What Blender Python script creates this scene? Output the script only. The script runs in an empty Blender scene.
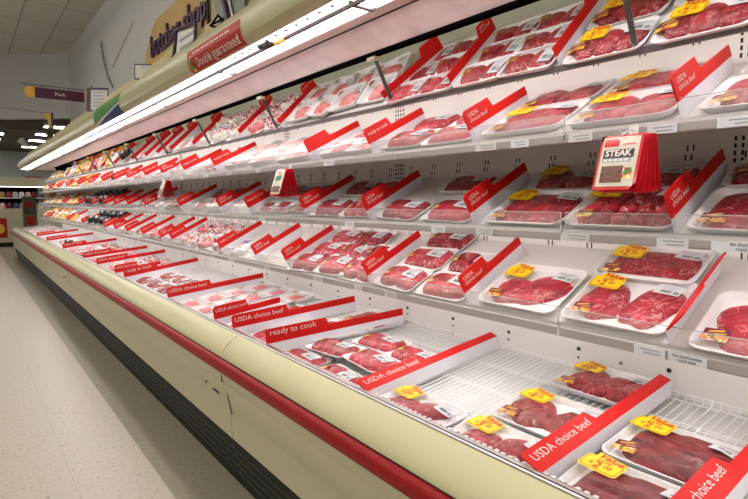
import bpy, math, random
import numpy as np
from mathutils import Matrix, Vector, noise
random.seed(7)
C = bpy.context.scene.collection
# ------------------------------------------------------------------ materials
MATS = {}
def nt(name):
    m = bpy.data.materials.new(name); m.use_nodes = True
    n = m.node_tree.nodes; b = n['Principled BSDF']; MATS[name] = m
    return m, n, m.node_tree.links, b
def mat(name, col, rough=.5, metal=0., coat=0., emit=None, es=0., spec=.5, bump=0., bscale=60., var=0.):
    m, n, l, b = nt(name)
    b.inputs['Base Color'].default_value = (*col, 1); b.inputs['Roughness'].default_value = rough
    b.inputs['Metallic'].default_value = metal; b.inputs['Coat Weight'].default_value = coat
    b.inputs['Coat Roughness'].default_value = .12; b.inputs['Specular IOR Level'].default_value = spec
    if emit: b.inputs['Emission Color'].default_value = (*emit, 1); b.inputs['Emission Strength'].default_value = es
    if bump or var:
        tc = n.new('ShaderNodeTexCoord'); ns = n.new('ShaderNodeTexNoise'); ns.inputs['Scale'].default_value = bscale
        ns.inputs['Detail'].default_value = 4; l.new(tc.outputs['Object'], ns.inputs['Vector'])
        if bump:
            bp = n.new('ShaderNodeBump'); bp.inputs['Strength'].default_value = bump; bp.inputs['Distance'].default_value = .002
            l.new(ns.outputs['Fac'], bp.inputs['Height']); l.new(bp.outputs['Normal'], b.inputs['Normal'])
        if var:
            r = n.new('ShaderNodeValToRGB'); r.color_ramp.elements[0].position = .35; r.color_ramp.elements[1].position = .65
            r.color_ramp.elements[0].color = (*[c*(1-var) for c in col], 1); r.color_ramp.elements[1].color = (*[min(1, c*(1+var)) for c in col], 1)
            l.new(ns.outputs['Fac'], r.inputs['Fac']); l.new(r.outputs['Color'], b.inputs['Base Color'])
    return m
def meatmat(name, dark, mid, fat, scale=26., thr=.60, wid=.07, stretch=(1, 1, 1), coat=.25, vein=.55):
    m, n, l, b = nt(name)
    tc = n.new('ShaderNodeTexCoord'); oi = n.new('ShaderNodeObjectInfo')
    mp = n.new('ShaderNodeMapping'); mp.inputs['Scale'].default_value = stretch
    ad = n.new('ShaderNodeVectorMath'); ad.operation = 'ADD'
    sc = n.new('ShaderNodeMath'); sc.operation = 'MULTIPLY'; sc.inputs[1].default_value = 7.
    l.new(oi.outputs['Random'], sc.inputs[0]); l.new(tc.outputs['Object'], ad.inputs[0]); l.new(sc.outputs[0], ad.inputs[1])
    l.new(ad.outputs[0], mp.inputs['Vector'])
    n1 = n.new('ShaderNodeTexNoise'); n1.inputs['Scale'].default_value = scale; n1.inputs['Detail'].default_value = 3
    n2 = n.new('ShaderNodeTexNoise'); n2.inputs['Scale'].default_value = scale*1.3; n2.inputs['Detail'].default_value = 5
    n2.inputs['Distortion'].default_value = 1.6
    l.new(mp.outputs[0], n1.inputs['Vector']); l.new(mp.outputs[0], n2.inputs['Vector'])
    r1 = n.new('ShaderNodeValToRGB'); r1.color_ramp.elements[0].position = .36; r1.color_ramp.elements[1].position = .66
    r1.color_ramp.elements[0].color = (*dark, 1); r1.color_ramp.elements[1].color = (*mid, 1)
    r2 = n.new('ShaderNodeValToRGB'); r2.color_ramp.elements[0].position = thr; r2.color_ramp.elements[1].position = thr+wid
    r2.color_ramp.elements[0].color = (0, 0, 0, 1); r2.color_ramp.elements[1].color = (1, 1, 1, 1)
    mx = n.new('ShaderNodeMixRGB'); mx.inputs['Color2'].default_value = (*fat, 1)
    l.new(n1.outputs['Fac'], r1.inputs['Fac']); l.new(n2.outputs['Fac'], r2.inputs['Fac'])
    n3 = n.new('ShaderNodeTexNoise'); n3.inputs['Scale'].default_value = scale*.55; n3.inputs['Detail'].default_value = 4; n3.inputs['Distortion'].default_value = 2.2
    l.new(mp.outputs[0], n3.inputs['Vector'])
    s3 = n.new('ShaderNodeMath'); s3.operation = 'SUBTRACT'; s3.inputs[1].default_value = .5; l.new(n3.outputs['Fac'], s3.inputs[0])
    a3 = n.new('ShaderNodeMath'); a3.operation = 'ABSOLUTE'; l.new(s3.outputs[0], a3.inputs[0])
    v3 = n.new('ShaderNodeMapRange'); v3.inputs['From Min'].default_value = .004; v3.inputs['From Max'].default_value = .020; v3.inputs['To Min'].default_value = vein; v3.inputs['To Max'].default_value = 0; l.new(a3.outputs[0], v3.inputs['Value'])
    m3 = n.new('ShaderNodeMath'); m3.operation = 'MAXIMUM'; l.new(r2.outputs['Color'], m3.inputs[0]); l.new(v3.outputs[0], m3.inputs[1])
    l.new(m3.outputs[0], mx.inputs['Fac']); l.new(r1.outputs['Color'], mx.inputs['Color1']); l.new(mx.outputs[0], b.inputs['Base Color'])
    bp = n.new('ShaderNodeBump'); bp.inputs['Strength'].default_value = .5; bp.inputs['Distance'].default_value = .002
    l.new(n2.outputs['Fac'], bp.inputs['Height']); l.new(bp.outputs['Normal'], b.inputs['Normal'])
    b.inputs['Roughness'].default_value = .42; b.inputs['Specular IOR Level'].default_value = .3; b.inputs['Coat Weight'].default_value = coat; b.inputs['Coat Roughness'].default_value = .15
    return m
def clear(name, tint=(1, 1, 1), base=.04, edge=.55, rough=.08, bump=.4, bs=45., ior=.3, milk=0.):
    m = bpy.data.materials.new(name); m.use_nodes = True; n = m.node_tree.nodes; l = m.node_tree.links; n.clear(); MATS[name] = m
    o = n.new('ShaderNodeOutputMaterial'); t = n.new('ShaderNodeBsdfTransparent'); t.inputs[0].default_value = (*tint, 1)
    g = n.new('ShaderNodeBsdfGlossy'); g.inputs['Roughness'].default_value = rough
    lw = n.new('ShaderNodeLayerWeight'); lw.inputs['Blend'].default_value = ior
    mr = n.new('ShaderNodeMapRange'); mr.inputs['To Min'].default_value = base; mr.inputs['To Max'].default_value = edge
    l.new(lw.outputs['Facing'], mr.inputs['Value'])
    mx = n.new('ShaderNodeMixShader'); l.new(mr.outputs[0], mx.inputs[0]); l.new(t.outputs[0], mx.inputs[1]); l.new(g.outputs[0], mx.inputs[2])
    if bump:
        tc = n.new('ShaderNodeTexCoord'); ns = n.new('ShaderNodeTexNoise'); ns.inputs['Scale'].default_value = bs; ns.inputs['Detail'].default_value = 3
        ns.inputs['Distortion'].default_value = .8
        bp = n.new('ShaderNodeBump'); bp.inputs['Strength'].default_value = bump; bp.inputs['Distance'].default_value = .004
        l.new(tc.outputs['Object'], ns.inputs['Vector']); l.new(ns.outputs['Fac'], bp.inputs['Height'])
        l.new(bp.outputs['Normal'], g.inputs['Normal']); l.new(bp.outputs['Normal'], lw.inputs['Normal'])
    out = mx
    if milk:
        d = n.new('ShaderNodeBsdfDiffuse'); d.inputs[0].default_value = (.95, .92, .93, 1)
        m2 = n.new('ShaderNodeMixShader'); m2.inputs[0].default_value = milk
        l.new(mx.outputs[0], m2.inputs[1]); l.new(d.outputs[0], m2.inputs[2]); out = m2
    l.new(out.outputs[0], o.inputs[0]); return m
mat('foam', (.86, .83, .84), .45, coat=.2, bump=.15, bscale=300)
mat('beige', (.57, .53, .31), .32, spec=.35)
mat('beige_canopy_shaded', (.40, .37, .21), .32, spec=.35)  # body beige darkened, the canopy's shade is put into the colour
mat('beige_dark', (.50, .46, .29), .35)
mat('bumper_red', (.27, .006, .006), .45, spec=.2)
mat('bumper_edge', (.03, .01, .01), .6)
mat('kick', (.016, .015, .014), .6, spec=.2)
mat('kick_rib_highlight', (.12, .115, .105), .4)  # lighter than the plate: the ridge highlights are painted in
mat('chrome', (.52, .50, .48), .28, metal=.85)
mat('grille_dark', (.02, .02, .02), .6)
mat('white_metal', (.80, .77, .76), .4)
mat('pan_grey', (.70, .69, .69), .5)
mat('panel_white', (.84, .81, .78), .4)
mat('shelf_metal', (.72, .69, .66), .4)
mat('channel', (.40, .37, .35), .35, metal=.2)
mat('wire', (.88, .88, .88), .35)
mat('slot', (.02, .015, .015), .7)
mat('rod', (.12, .11, .11), .35, metal=.7)
mat('rail_dark', (.16, .14, .14), .4, metal=.4)
mat('liner', (.74, .62, .63), .22, coat=.4, bump=.1, bscale=9, var=.07)  # pink tint paints in the reflection of the meat below
mat('tan', (.60, .47, .44), .4)
mat('black', (.004, .004, .004), 1., spec=0.)
mat('green_back', (.55, .60, .48), .45)
mat('divider_red', (.62, .010, .008), .45, spec=.25)
mat('blade', (.84, .82, .88), .3)
mat('ink_white', (.72, .62, .58), .5)
mat('ink_black', (.02, .02, .02), .5)
mat('ink_grey', (.30, .30, .33), .5)
mat('ink_red', (.62, .02, .01), .45)
mat('sticker_yellow', (.90, .66, .0), .4)
mat('label_white', (.66, .67, .70), .3)
mat('label_maroon', (.17, .008, .03), .3)
mat('label_gold', (.75, .42, .05), .4)
mat('fat', (.80, .60, .52), .35, coat=.5, var=.12, bscale=60)
mat('bone_white', (.82, .74, .66), .4, coat=.4, var=.1)
mat('wall_paint', (.50, .50, .49), .6)
mat('soffit_paint', (.52, .52, .52), .6)
mat('ochre', (.48, .30, .09), .5, var=.08, bscale=2)
mat('ochre_trim', (.42, .34, .16), .5)
mat('purple', (.045, .012, .06), .4)
mat('purple_sign', (.07, .008, .045), .4)
mat('gold_sign', (.62, .36, .05), .4)
mat('banner_red', (.36, .018, .010), .5, spec=.2)
mat('banner_red_top', (.45, .06, .045), .5, spec=.2)
mat('sign_green', (.05, .17, .035), .5, spec=.2)
mat('sign_blue', (.012, .03, .14), .5, spec=.2)
mat('card_white', (.58, .57, .54), .5)
mat('olive', (.10, .09, .04), .5)
mat('dark_green', (.06, .065, .03), .4)
mat('low_ceiling', (.055, .040, .022), .7)
mat('far_wall', (.42, .42, .42), .6)
mat('case_beige_far', (.48, .43, .28), .5)
mat('pouch_yellow', (.80, .50, .03), .3, coat=.5)
mat('pouch_red', (.55, .02, .02), .3, coat=.5)
mat('pouch_white', (.80, .78, .76), .3, coat=.5)
mat('pouch_blue', (.05, .06, .30), .3, coat=.5)
mat('pouch_green', (.30, .40, .08), .3, coat=.5)
mat('vac_black', (.012, .008, .010), .3, coat=.15, bump=.5, bscale=40)
mat('orange_clip', (.85, .35, .02), .4)
mat('lamp_tube', (1, 1, 1), .3, emit=(1, .955, .96), es=13.)
mat('lamp_strip', (1, 1, 1), .3, emit=(1, .97, .95), es=3.)
mat('shelf_lamp', (1, 1, 1), .3, emit=(1, .95, .93), es=8.)
mat('room_lamp', (1, 1, 1), .3, emit=(1, .97, .92), es=8.)
mat('low_lamp', (1, 1, 1), .3, emit=(1, .97, .92), es=14.)
mat('packet_red', (.60, .01, .02), .22, coat=.6)
mat('packet_cream', (.58, .53, .42), .25, coat=.5)
mat('packet_brown', (.13, .05, .03), .4, var=.5, bscale=150)
mat('packet_green', (.02, .22, .10), .3)
meatmat('beef', (.19, .004, .010), (.40, .016, .032), (.78, .34, .34), 22, .64, .10)
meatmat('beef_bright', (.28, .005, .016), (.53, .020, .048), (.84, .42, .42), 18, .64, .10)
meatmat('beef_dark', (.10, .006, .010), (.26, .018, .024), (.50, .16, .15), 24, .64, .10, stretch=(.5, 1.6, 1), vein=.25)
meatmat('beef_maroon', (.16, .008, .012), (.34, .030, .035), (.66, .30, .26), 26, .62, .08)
meatmat('pork', (.55, .09, .11), (.76, .24, .25), (.86, .62, .60), 20, .60, .10)
meatmat('poultry', (.78, .44, .42), (.86, .58, .55), (.92, .82, .80), 14, .55, .15)
meatmat('rib_meat', (.26, .015, .03), (.60, .14, .16), (.88, .78, .74), 26, .50, .05)
m, n, l, b = nt('veg_picture')
vo = n.new('ShaderNodeTexVoronoi'); vo.inputs['Scale'].default_value = 95; tc = n.new('ShaderNodeTexCoord'); l.new(tc.outputs['Object'], vo.inputs['Vector'])
sp_ = n.new('ShaderNodeSeparateColor'); l.new(vo.outputs['Color'], sp_.inputs[0]); rp = n.new('ShaderNodeValToRGB'); rp.color_ramp.interpolation = 'CONSTANT'; e = rp.color_ramp.elements
e[0].position = 0; e[0].color = (.70, .22, .02, 1); e[1].position = .25; e[1].color = (.80, .50, .03, 1)
for p_, c_ in ((.45, (.75, .72, .62)), (.62, (.10, .16, .03)), (.75, (.35, .03, .02)), (.88, (.80, .62, .20))): x_ = e.new(p_); x_.color = (*c_, 1)
l.new(sp_.outputs[0], rp.inputs['Fac']); l.new(rp.outputs[0], b.inputs['Base Color'])
meatmat('rib_label', (.75, .70, .62), (.85, .80, .74), (.12, .08, .07), 60, .58, .04, coat=.4)
clear('film', base=.008, edge=.20, rough=.05, bump=.9, bs=50, ior=.10)
clear('acrylic', base=.05, edge=.5, rough=.03, bump=0, ior=.25, milk=.05)
clear('acrylic_edge', base=.35, edge=.6, rough=.1, bump=0, milk=.3)
def floor_mat():
    m, n, l, b = nt('floor_tile')
    tc = n.new('ShaderNodeTexCoord'); sp = n.new('ShaderNodeSeparateXYZ'); l.new(tc.outputs['Object'], sp.inputs[0])
    ns = n.new('ShaderNodeTexNoise'); ns.inputs['Scale'].default_value = 55; ns.inputs['Detail'].default_value = 3
    mp = n.new('ShaderNodeMapping'); mp.inputs['Scale'].default_value = (1, .55, 1); mp.inputs['Rotation'].default_value = (0, 0, .5)
    l.new(tc.outputs['Object'], mp.inputs[0]); l.new(mp.outputs[0], ns.inputs['Vector'])
    r = n.new('ShaderNodeValToRGB'); e = r.color_ramp.elements
    e[0].position = .27; e[0].color = (.25, .22, .18, 1); e[1].position = .36; e[1].color = (.50, .44, .37, 1)
    x = e.new(.70); x.color = (.57, .51, .44, 1)
    l.new(ns.outputs['Fac'], r.inputs['Fac'])
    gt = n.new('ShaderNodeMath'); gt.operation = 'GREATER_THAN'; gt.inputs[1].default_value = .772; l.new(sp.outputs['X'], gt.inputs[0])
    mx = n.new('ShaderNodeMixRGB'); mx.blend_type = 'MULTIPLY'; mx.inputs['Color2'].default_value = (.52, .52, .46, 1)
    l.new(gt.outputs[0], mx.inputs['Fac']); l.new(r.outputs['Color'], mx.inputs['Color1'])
    def line(axis, off, per):
        a = n.new('ShaderNodeMath'); a.operation = 'ADD'; a.inputs[1].default_value = off+200*per; l.new(sp.outputs[axis], a.inputs[0])
        md = n.new('ShaderNodeMath'); md.operation = 'MODULO'; md.inputs[1].default_value = per; l.new(a.outputs[0], md.inputs[0])
        lt = n.new('ShaderNodeMath'); lt.operation = 'LESS_THAN'; lt.inputs[1].default_value = .0035; l.new(md.outputs[0], lt.inputs[0]); return lt
    a = line('X', -.388, .381); c = line('Y', 0, .61)
    mm = n.new('ShaderNodeMath'); mm.operation = 'MAXIMUM'; l.new(a.outputs[0], mm.inputs[0]); l.new(c.outputs[0], mm.inputs[1])
    mk = n.new('ShaderNodeMath'); mk.operation = 'MULTIPLY'; mk.inputs[1].default_value = .35; l.new(mm.outputs[0], mk.inputs[0])
    m2 = n.new('ShaderNodeMixRGB'); m2.inputs['Color2'].default_value = (.25, .2, .17, 1)
    l.new(mk.outputs[0], m2.inputs['Fac']); l.new(mx.outputs[0], m2.inputs['Color1']); l.new(m2.outputs[0], b.inputs['Base Color'])
    b.inputs['Roughness'].default_value = .33; b.inputs['Specular IOR Level'].default_value = .4
def ceil_mat():
    m, n, l, b = nt('ceiling_tile')
    tc = n.new('ShaderNodeTexCoord'); sp = n.new('ShaderNodeSeparateXYZ'); l.new(tc.outputs['Object'], sp.inputs[0])
    out = []
    for axis, off, per in (('X', -.472, .61), ('Y', -.42, 1.22)):
        a = n.new('ShaderNodeMath'); a.operation = 'ADD'; a.inputs[1].default_value = off+100*per+.02; l.new(sp.outputs[axis], a.inputs[0])
        md = n.new('ShaderNodeMath'); md.operation = 'MODULO'; md.inputs[1].default_value = per; l.new(a.outputs[0], md.inputs[0])
        lt = n.new('ShaderNodeMath'); lt.operation = 'LESS_THAN'; lt.inputs[1].default_value = .035; l.new(md.outputs[0], lt.inputs[0]); out.append(lt)
    mm = n.new('ShaderNodeMath'); mm.operation = 'MAXIMUM'; l.new(out[0].outputs[0], mm.inputs[0]); l.new(out[1].outputs[0], mm.inputs[1])
    mx = n.new('ShaderNodeMixRGB'); mx.inputs['Color1'].default_value = (.56, .55, .49, 1); mx.inputs['Color2'].default_value = (.36, .35, .30, 1)
    l.new(mm.outputs[0], mx.inputs['Fac']); l.new(mx.outputs[0], b.inputs['Base Color']); b.inputs['Roughness'].default_value = .8
floor_mat(); ceil_mat()
# ------------------------------------------------------------------ mesh builder
class MB:
    def __init__(s): s.v = []; s.f = []; s.m = []; s.mats = []
    def mi(s, name):
        if name not in s.mats: s.mats.append(name)
        return s.mats.index(name)
    def add(s, vs, fs, m):
        o = len(s.v); s.v += [tuple(v) for v in vs]; k = s.mi(m)
        for f in fs: s.f.append([i+o for i in f]); s.m.append(k)
        return s
    def box(s, x0, x1, y0, y1, z0, z1, m, M=None):
        vs = [Vector((x, y, z)) for x in (x0, x1) for y in (y0, y1) for z in (z0, z1)]
        if M: vs = [M @ v for v in vs]
        return s.add(vs, [(0, 1, 3, 2), (4, 6, 7, 5), (0, 4, 5, 1), (2, 3, 7, 6), (0, 2, 6, 4), (1, 5, 7, 3)], m)
    def tube(s, pts, r, m, n=8, close=True):
        pts = [Vector(p) for p in pts]; rings = []
        for i, p in enumerate(pts):
            d = (pts[min(i+1, len(pts)-1)]-pts[max(i-1, 0)]).normalized()
            a = d.orthogonal().normalized() if i == 0 else (a - d*a.dot(d)).normalized()
            b = d.cross(a); rr = r[i] if isinstance(r, (list, tuple)) else r
            rings.append([p+(a*math.cos(t)+b*math.sin(t))*rr for t in [2*math.pi*k/n for k in range(n)]])
        vs = [v for q in rings for v in q]; fs = []
        for i in range(len(pts)-1):
            for k in range(n): fs.append((i*n+k, i*n+(k+1) % n, (i+1)*n+(k+1) % n, (i+1)*n+k))
        if close: fs.append(tuple(range(n-1, -1, -1))); fs.append(tuple((len(pts)-1)*n+k for k in range(n)))
        return s.add(vs, fs, m)
    def prism(s, poly, a0, a1, axis, m):          # poly: 2D outline, extruded along axis
        def P(p, a): return {'x': (a, p[0], p[1]), 'y': (p[0], a, p[1]), 'z': (p[0], p[1], a)}[axis]
        n = len(poly); vs = [P(p, a0) for p in poly]+[P(p, a1) for p in poly]
        fs = [tuple(range(n)), tuple(range(2*n-1, n-1, -1))]+[(i, i+n, (i+1) % n+n, (i+1) % n) for i in range(n)]
        return s.add(vs, fs, m)
    def strip(s, prof, y0, y1, m, ny=1):           # open profile (x,z) swept along y
        n = len(prof); vs = []; fs = []
        for j in range(ny+1):
            y = y0+(y1-y0)*j/ny; vs += [(p[0], y, p[1]) for p in prof]
        for j in range(ny):
            for i in range(n-1): fs.append((j*n+i, j*n+i+1, (j+1)*n+i+1, (j+1)*n+i))
        return s.add(vs, fs, m)
    def loops(s, Ls, m, cap0=True, cap1=True):
        n = len(Ls[0]); vs = [v for L in Ls for v in L]; fs = []
        for j in range(len(Ls)-1):
            for i in range(n): fs.append((j*n+i, j*n+(i+1) % n, (j+1)*n+(i+1) % n, (j+1)*n+i))
        if cap0: fs.append(tuple(range(n-1, -1, -1)))
        if cap1: fs.append(tuple((len(Ls)-1)*n+i for i in range(n)))
        return s.add(vs, fs, m)
    def text(s, body, size, m, M, align='CENTER', bold=0., sx=1., shear=0., thick=0.):
        vs, fs = text_geo(body, align, bold, shear)
        if thick:
            n = len(vs); vv = [(x, y, 0) for x, y in vs]+[(x, y, thick/size) for x, y in vs]
            ed = {}
            for f in fs:
                for i in range(len(f)):
                    a, b = f[i], f[(i+1) % len(f)]
                    if (b, a) in ed: del ed[(b, a)]
                    else: ed[(a, b)] = 1
            ff = [tuple(i+n for i in f) for f in fs]+[(a, b, b+n, a+n) for a, b in ed]
        else: vv = [(x, y, 0) for x, y in vs]; ff = fs
        return s.add([M @ Vector((x*size*sx, y*size, z*size)) for x, y, z in vv], ff, m)
    def mesh(s, name, smooth=False, angle=None):
        me = bpy.data.meshes.new(name); me.from_pydata(s.v, [], s.f); me.update()
        for k in s.mats: me.materials.append(MATS[k])
        me.polygons.foreach_set('material_index', s.m)
        if smooth: me.polygons.foreach_set('use_smooth', [True]*len(s.f))
        if smooth and angle: me.set_sharp_from_angle(angle=math.radians(angle))
        return me
    def obj(s, name, parent=None, smooth=False, angle=None, M=None):
        o = bpy.data.objects.new(name, s.mesh(name, smooth, angle)); C.objects.link(o)
        if parent: o.parent = parent
        if M: o.matrix_world = M
        return o
TX = {}
def text_geo(body, align, bold, shear):
    k = (body, align, bold, shear)
    if k in TX: return TX[k]
    cu = bpy.data.curves.new('lettering', 'FONT'); cu.body = body; cu.align_x = align; cu.align_y = 'CENTER'; cu.size = 1
    cu.offset = bold; cu.resolution_u = 2; cu.shear = shear; cu.space_line = .85
    o = bpy.data.objects.new('lettering', cu); C.objects.link(o)
    dg = bpy.context.evaluated_depsgraph_get(); me = bpy.data.meshes.new_from_object(o.evaluated_get(dg))
    TX[k] = ([(v.co.x, v.co.y) for v in me.vertices], [tuple(p.vertices) for p in me.polygons])
    bpy.data.objects.remove(o); bpy.data.curves.remove(cu); bpy.data.meshes.remove(me)
    return TX[k]
def thing(name, label, cat, M=None, group=None):
    o = bpy.data.objects.new(name, None); C.objects.link(o); o.empty_display_size = .05
    if M is not None: o.matrix_world = M
    return tag(o, label, cat, group)
def tag(o, label, cat, group=None):
    o['label'] = label; o['category'] = cat
    if group: o['group'] = group
    return o
def struct(o): o['kind'] = 'structure'; return o
ALL = {}
# ------------------------------------------------------------------ frames
SH = {'deck': (1.10, .775, 7., .72), 'S4': (1.47, 1.115, 27., .40), 'S3': (1.47, 1.41, 27., .40), 'S2': (1.47, 1.705, 27., .40), 'S1': (1.54, 1.93, 44., .40)}
NAME = {'deck': 'bottom deck', 'S4': 'lowest shelf', 'S3': 'third shelf', 'S2': 'second shelf', 'S1': 'top shelf'}
def F(sh, y, s, yaw=0., lift=0., pitch=0., roll=0.):
    xf, zf, t, _ = SH[sh]; t = math.radians(t)
    e1 = Vector((0, -1, 0)); e2 = Vector((math.cos(t), 0, math.sin(t))); e3 = Vector((-math.sin(t), 0, math.cos(t)))
    o = Vector((xf, y, zf))+e2*s+e3*lift
    M = Matrix(((e1.x, e2.x, e3.x, o.x), (e1.y, e2.y, e3.y, o.y), (e1.z, e2.z, e3.z, o.z), (0, 0, 0, 1)))
    return M @ Matrix.Rotation(math.radians(yaw), 4, 'Z') @ Matrix.Rotation(math.radians(pitch), 4, 'X') @ Matrix.Rotation(math.radians(roll), 4, 'Y')
# ------------------------------------------------------------------ meat packs
def rrect(w, d, r, z, n=5):
    L = []
    for cx, cy, a0 in ((w/2-r, d/2-r, 0), (-w/2+r, d/2-r, 90), (-w/2+r, -d/2+r, 180), (w/2-r, -d/2+r, 270)):
        for k in range(n):
            a = math.radians(a0+90*k/(n-1)); L.append((cx+r*math.cos(a), cy+r*math.sin(a), z))
    return L
class Blob:
    def __init__(s, cx, cy, rx, ry, rot, h, seed, z0=.007, sq=2., wob=.12, bump=.18, ridge=0.):
        s.__dict__.update(cx=cx, cy=cy, rx=rx, ry=ry, rot=math.radians(rot), h=h, z0=z0, sq=sq, bump=bump, ridge=ridge, seed=seed)
        R = random.Random(seed); s.har = [(R.uniform(-wob, wob)/(k*.7+.5), R.uniform(0, 6.28), k) for k in (2, 3, 4, 5)]
    def R(s, t):
        c, n = abs(math.cos(t)), abs(math.sin(t))
        r = (c**s.sq+n**s.sq)**(-1/s.sq)
        return r*(1+sum(a*math.cos(k*t+p) for a, p, k in s.har))
    def hz(s, rho, x, y):
        e = max(0., 1-rho**5)**.5
        b = noise.noise(Vector((x*28+s.seed, y*28, s.seed*.7)))*s.bump
        b += noise.noise(Vector((x*75, y*75, s.seed*1.3)))*s.bump*.35
        if s.ridge: b += s.ridge*(1-abs(noise.noise(Vector((x*9, y*46, s.seed))))*3)
        return s.z0+s.h*e*(.82+b)
    def pos(s, rho, t):
        r = s.R(t)*rho; x = r*math.cos(t)*s.rx; y = r*math.sin(t)*s.ry
        c, n = math.cos(s.rot), math.sin(s.rot); X, Y = s.cx+x*c-y*n, s.cy+x*n+y*c
        return X, Y, s.hz(rho, X, Y)
    def height(s, X, Y):
        dx, dy = X-s.cx, Y-s.cy; c, n = math.cos(s.rot), math.sin(s.rot)
        x, y = (dx*c+dy*n)/s.rx, (-dx*n+dy*c)/s.ry; t = math.atan2(y, x); rho = math.hypot(x, y)/s.R(t)
        return s.hz(rho, X, Y) if rho < 1 else 0
    def mb(s, m, fat=None, fr=(0, 0)):
        N = 30; rh = [.0, .25, .5, .7, .84, .93, .98, 1.0, 1.0]; b = MB(); vs = []
        vs.append(s.pos(0, 0))
        for i, q in enumerate(rh[1:]):
            for k in range(N):
                p = s.pos(q, 2*math.pi*k/N)
                vs.append(p if i < 7 else (p[0], p[1], s.z0-.001))
        top = [(0, 1+k, 1+(k+1) % N) for k in range(N)]; F1 = list(top); F2 = []
        for i in range(7):
            for k in range(N):
                f = (1+i*N+k, 1+(i+1)*N+k, 1+(i+1)*N+(k+1) % N, 1+i*N+(k+1) % N)
                a = 360*k/N; inr = fr[0] <= a <= fr[1]
                (F2 if fat and inr and i >= 4 else F1).append(f)
        b.add(vs, F1, m)
        if F2:
            k = b.mi(fat)
            for f in F2: b.f.append(list(f)); b.m.append(k)
        return b
class Kind:
    """a wrapped pack: tray, meat pieces, film and labels, all in one local frame"""
    def __init__(s, W, D, blobs, meat, fat=None, fr=None, film=True, tray='foam', lip=.024, nm='steak', brand=(-.33, -.28), price=(.30, .25), bsz=(.062, .05), psz=(.075, .052), sticker=(-.30, .25), ssz=.105, prot=0, picture='veg_picture'):
        s.W, s.D, s.bl, s.lip = W, D, blobs, lip; s.parts = []
        t = MB(); r = .035*min(1, D/.2)
        t.loops([rrect(W-.05, D-.05, r*.7, 0), rrect(W-.03, D-.03, r*.8, .002), rrect(W-.002, D-.002, r, lip-.004), rrect(W, D, r, lip), rrect(W-.009, D-.009, r, lip), rrect(W-.034, D-.034, r*.8, .006)], tray)
        s.parts.append(('tray', t.mesh('tray', True, 40)))
        for i, b in enumerate(blobs):
            mm = meat[i % len(meat)] if isinstance(meat, (list, tuple)) else meat
            s.parts.append((nm, b.mb(mm, fat, fr[i] if fr else (0, 0)).mesh(nm, True)))
        # taut film heights
        nx, ny = 22, 16; g = np.full((ny+1, nx+1), lip+.001); T = np.zeros_like(g)
        for j in range(ny+1):
            for i in range(nx+1):
                x, y = (i/nx-.5)*W, (j/ny-.5)*D; T[j, i] = max([b.height(x, y) for b in blobs]+[0])+.002
        for _ in range(60):
            a = g.copy(); a[1:-1, 1:-1] = (g[:-2, 1:-1]+g[2:, 1:-1]+g[1:-1, :-2]+g[1:-1, 2:])/4
            g = np.maximum(a, T); g[0, :] = g[-1, :] = lip+.001; g[:, 0] = g[:, -1] = lip+.001
        s.g, s.nx, s.ny = g, nx, ny
        if film:
            f = MB(); vs = []; fs = []
            for j in range(ny+1):
                for i in range(nx+1):
                    u, v = i/nx*2-1, j/ny*2-1; k = 1-.055*u*u*v*v
                    vs.append((u*k*(W/2+.001), v*k*(D/2+.001), g[j, i]))
            for j in range(ny):
                for i in range(nx): a = j*(nx+1)+i; fs.append((a, a+1, a+nx+2, a+nx+1))
            ring = [i for i in range(nx+1)]+[(j+1)*(nx+1)-1 for j in range(1, ny+1)]+[ny*(nx+1)+i for i in range(nx-1, -1, -1)]+[j*(nx+1) for j in range(ny-1, 0, -1)]
            o = len(vs); vs += [(vs[i][0]*.94, vs[i][1]*.93, .003) for i in ring]; n = len(ring)
            for i in range(n): fs.append((ring[i], o+i, o+(i+1) % n, ring[(i+1) % n]))
            f.add(vs, fs, 'film'); s.parts.append(('film', f.mesh('film', True)))
        if brand:
            b = MB(); w, h = bsz; cx, cy = brand[0]*W, brand[1]*D
            s.rect(b, cx, cy+h*.22, w, h*.55, 'label_maroon', .0012); s.rect(b, cx, cy-h*.26, w, h*.42, picture, .0012)
            s.rect(b, cx-.002, cy+h*.28, w*.6, h*.12, 'label_gold', .0018, rot=12); s.rect(b, cx+.01, cy+h*.10, w*.42, h*.06, 'label_gold', .0018, rot=6)
            s.parts.append(('brand_label', b.mesh('brand_label')))
        if price:
            b = MB(); w, h = psz; cx, cy = price[0]*W, price[1]*D
            s.rect(b, cx, cy, w, h, 'label_white', .0012, rot=-4)
            for k in range(12): s.rect(b, cx-w*.24+k*w*.034, cy-h*.22, w*(.012+.008*(k % 3)), h*.26, 'ink_black', .0018, 1, 1, c=(cx, cy), rot=-4)
            for k in range(3): s.rect(b, cx+(k % 2)*.002, cy+h*(.34-.15*k), w*(.7-.14*k), h*.035, 'ink_grey', .0018, 4, 1, c=(cx, cy), rot=-4)
            s.rect(b, cx+w*.34, cy-h*.24, w*.2, h*.3, 'ink_grey', .0018, 1, 1, c=(cx, cy), rot=-4)
            s.parts.append(('price_label', b.mesh('price_label')))
        s.sp, s.ssz = sticker, ssz; s.stk = {}
    def z(s, x, y):
        u = min(max((x/s.W+.5)*s.nx, 0), s.nx-.001); v = min(max((y/s.D+.5)*s.ny, 0), s.ny-.001)
        i, j = int(u), int(v); a, b = u-i, v-j; g = s.g
        return float(g[j, i]*(1-a)*(1-b)+g[j, i+1]*a*(1-b)+g[j+1, i]*(1-a)*b+g[j+1, i+1]*a*b)
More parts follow.
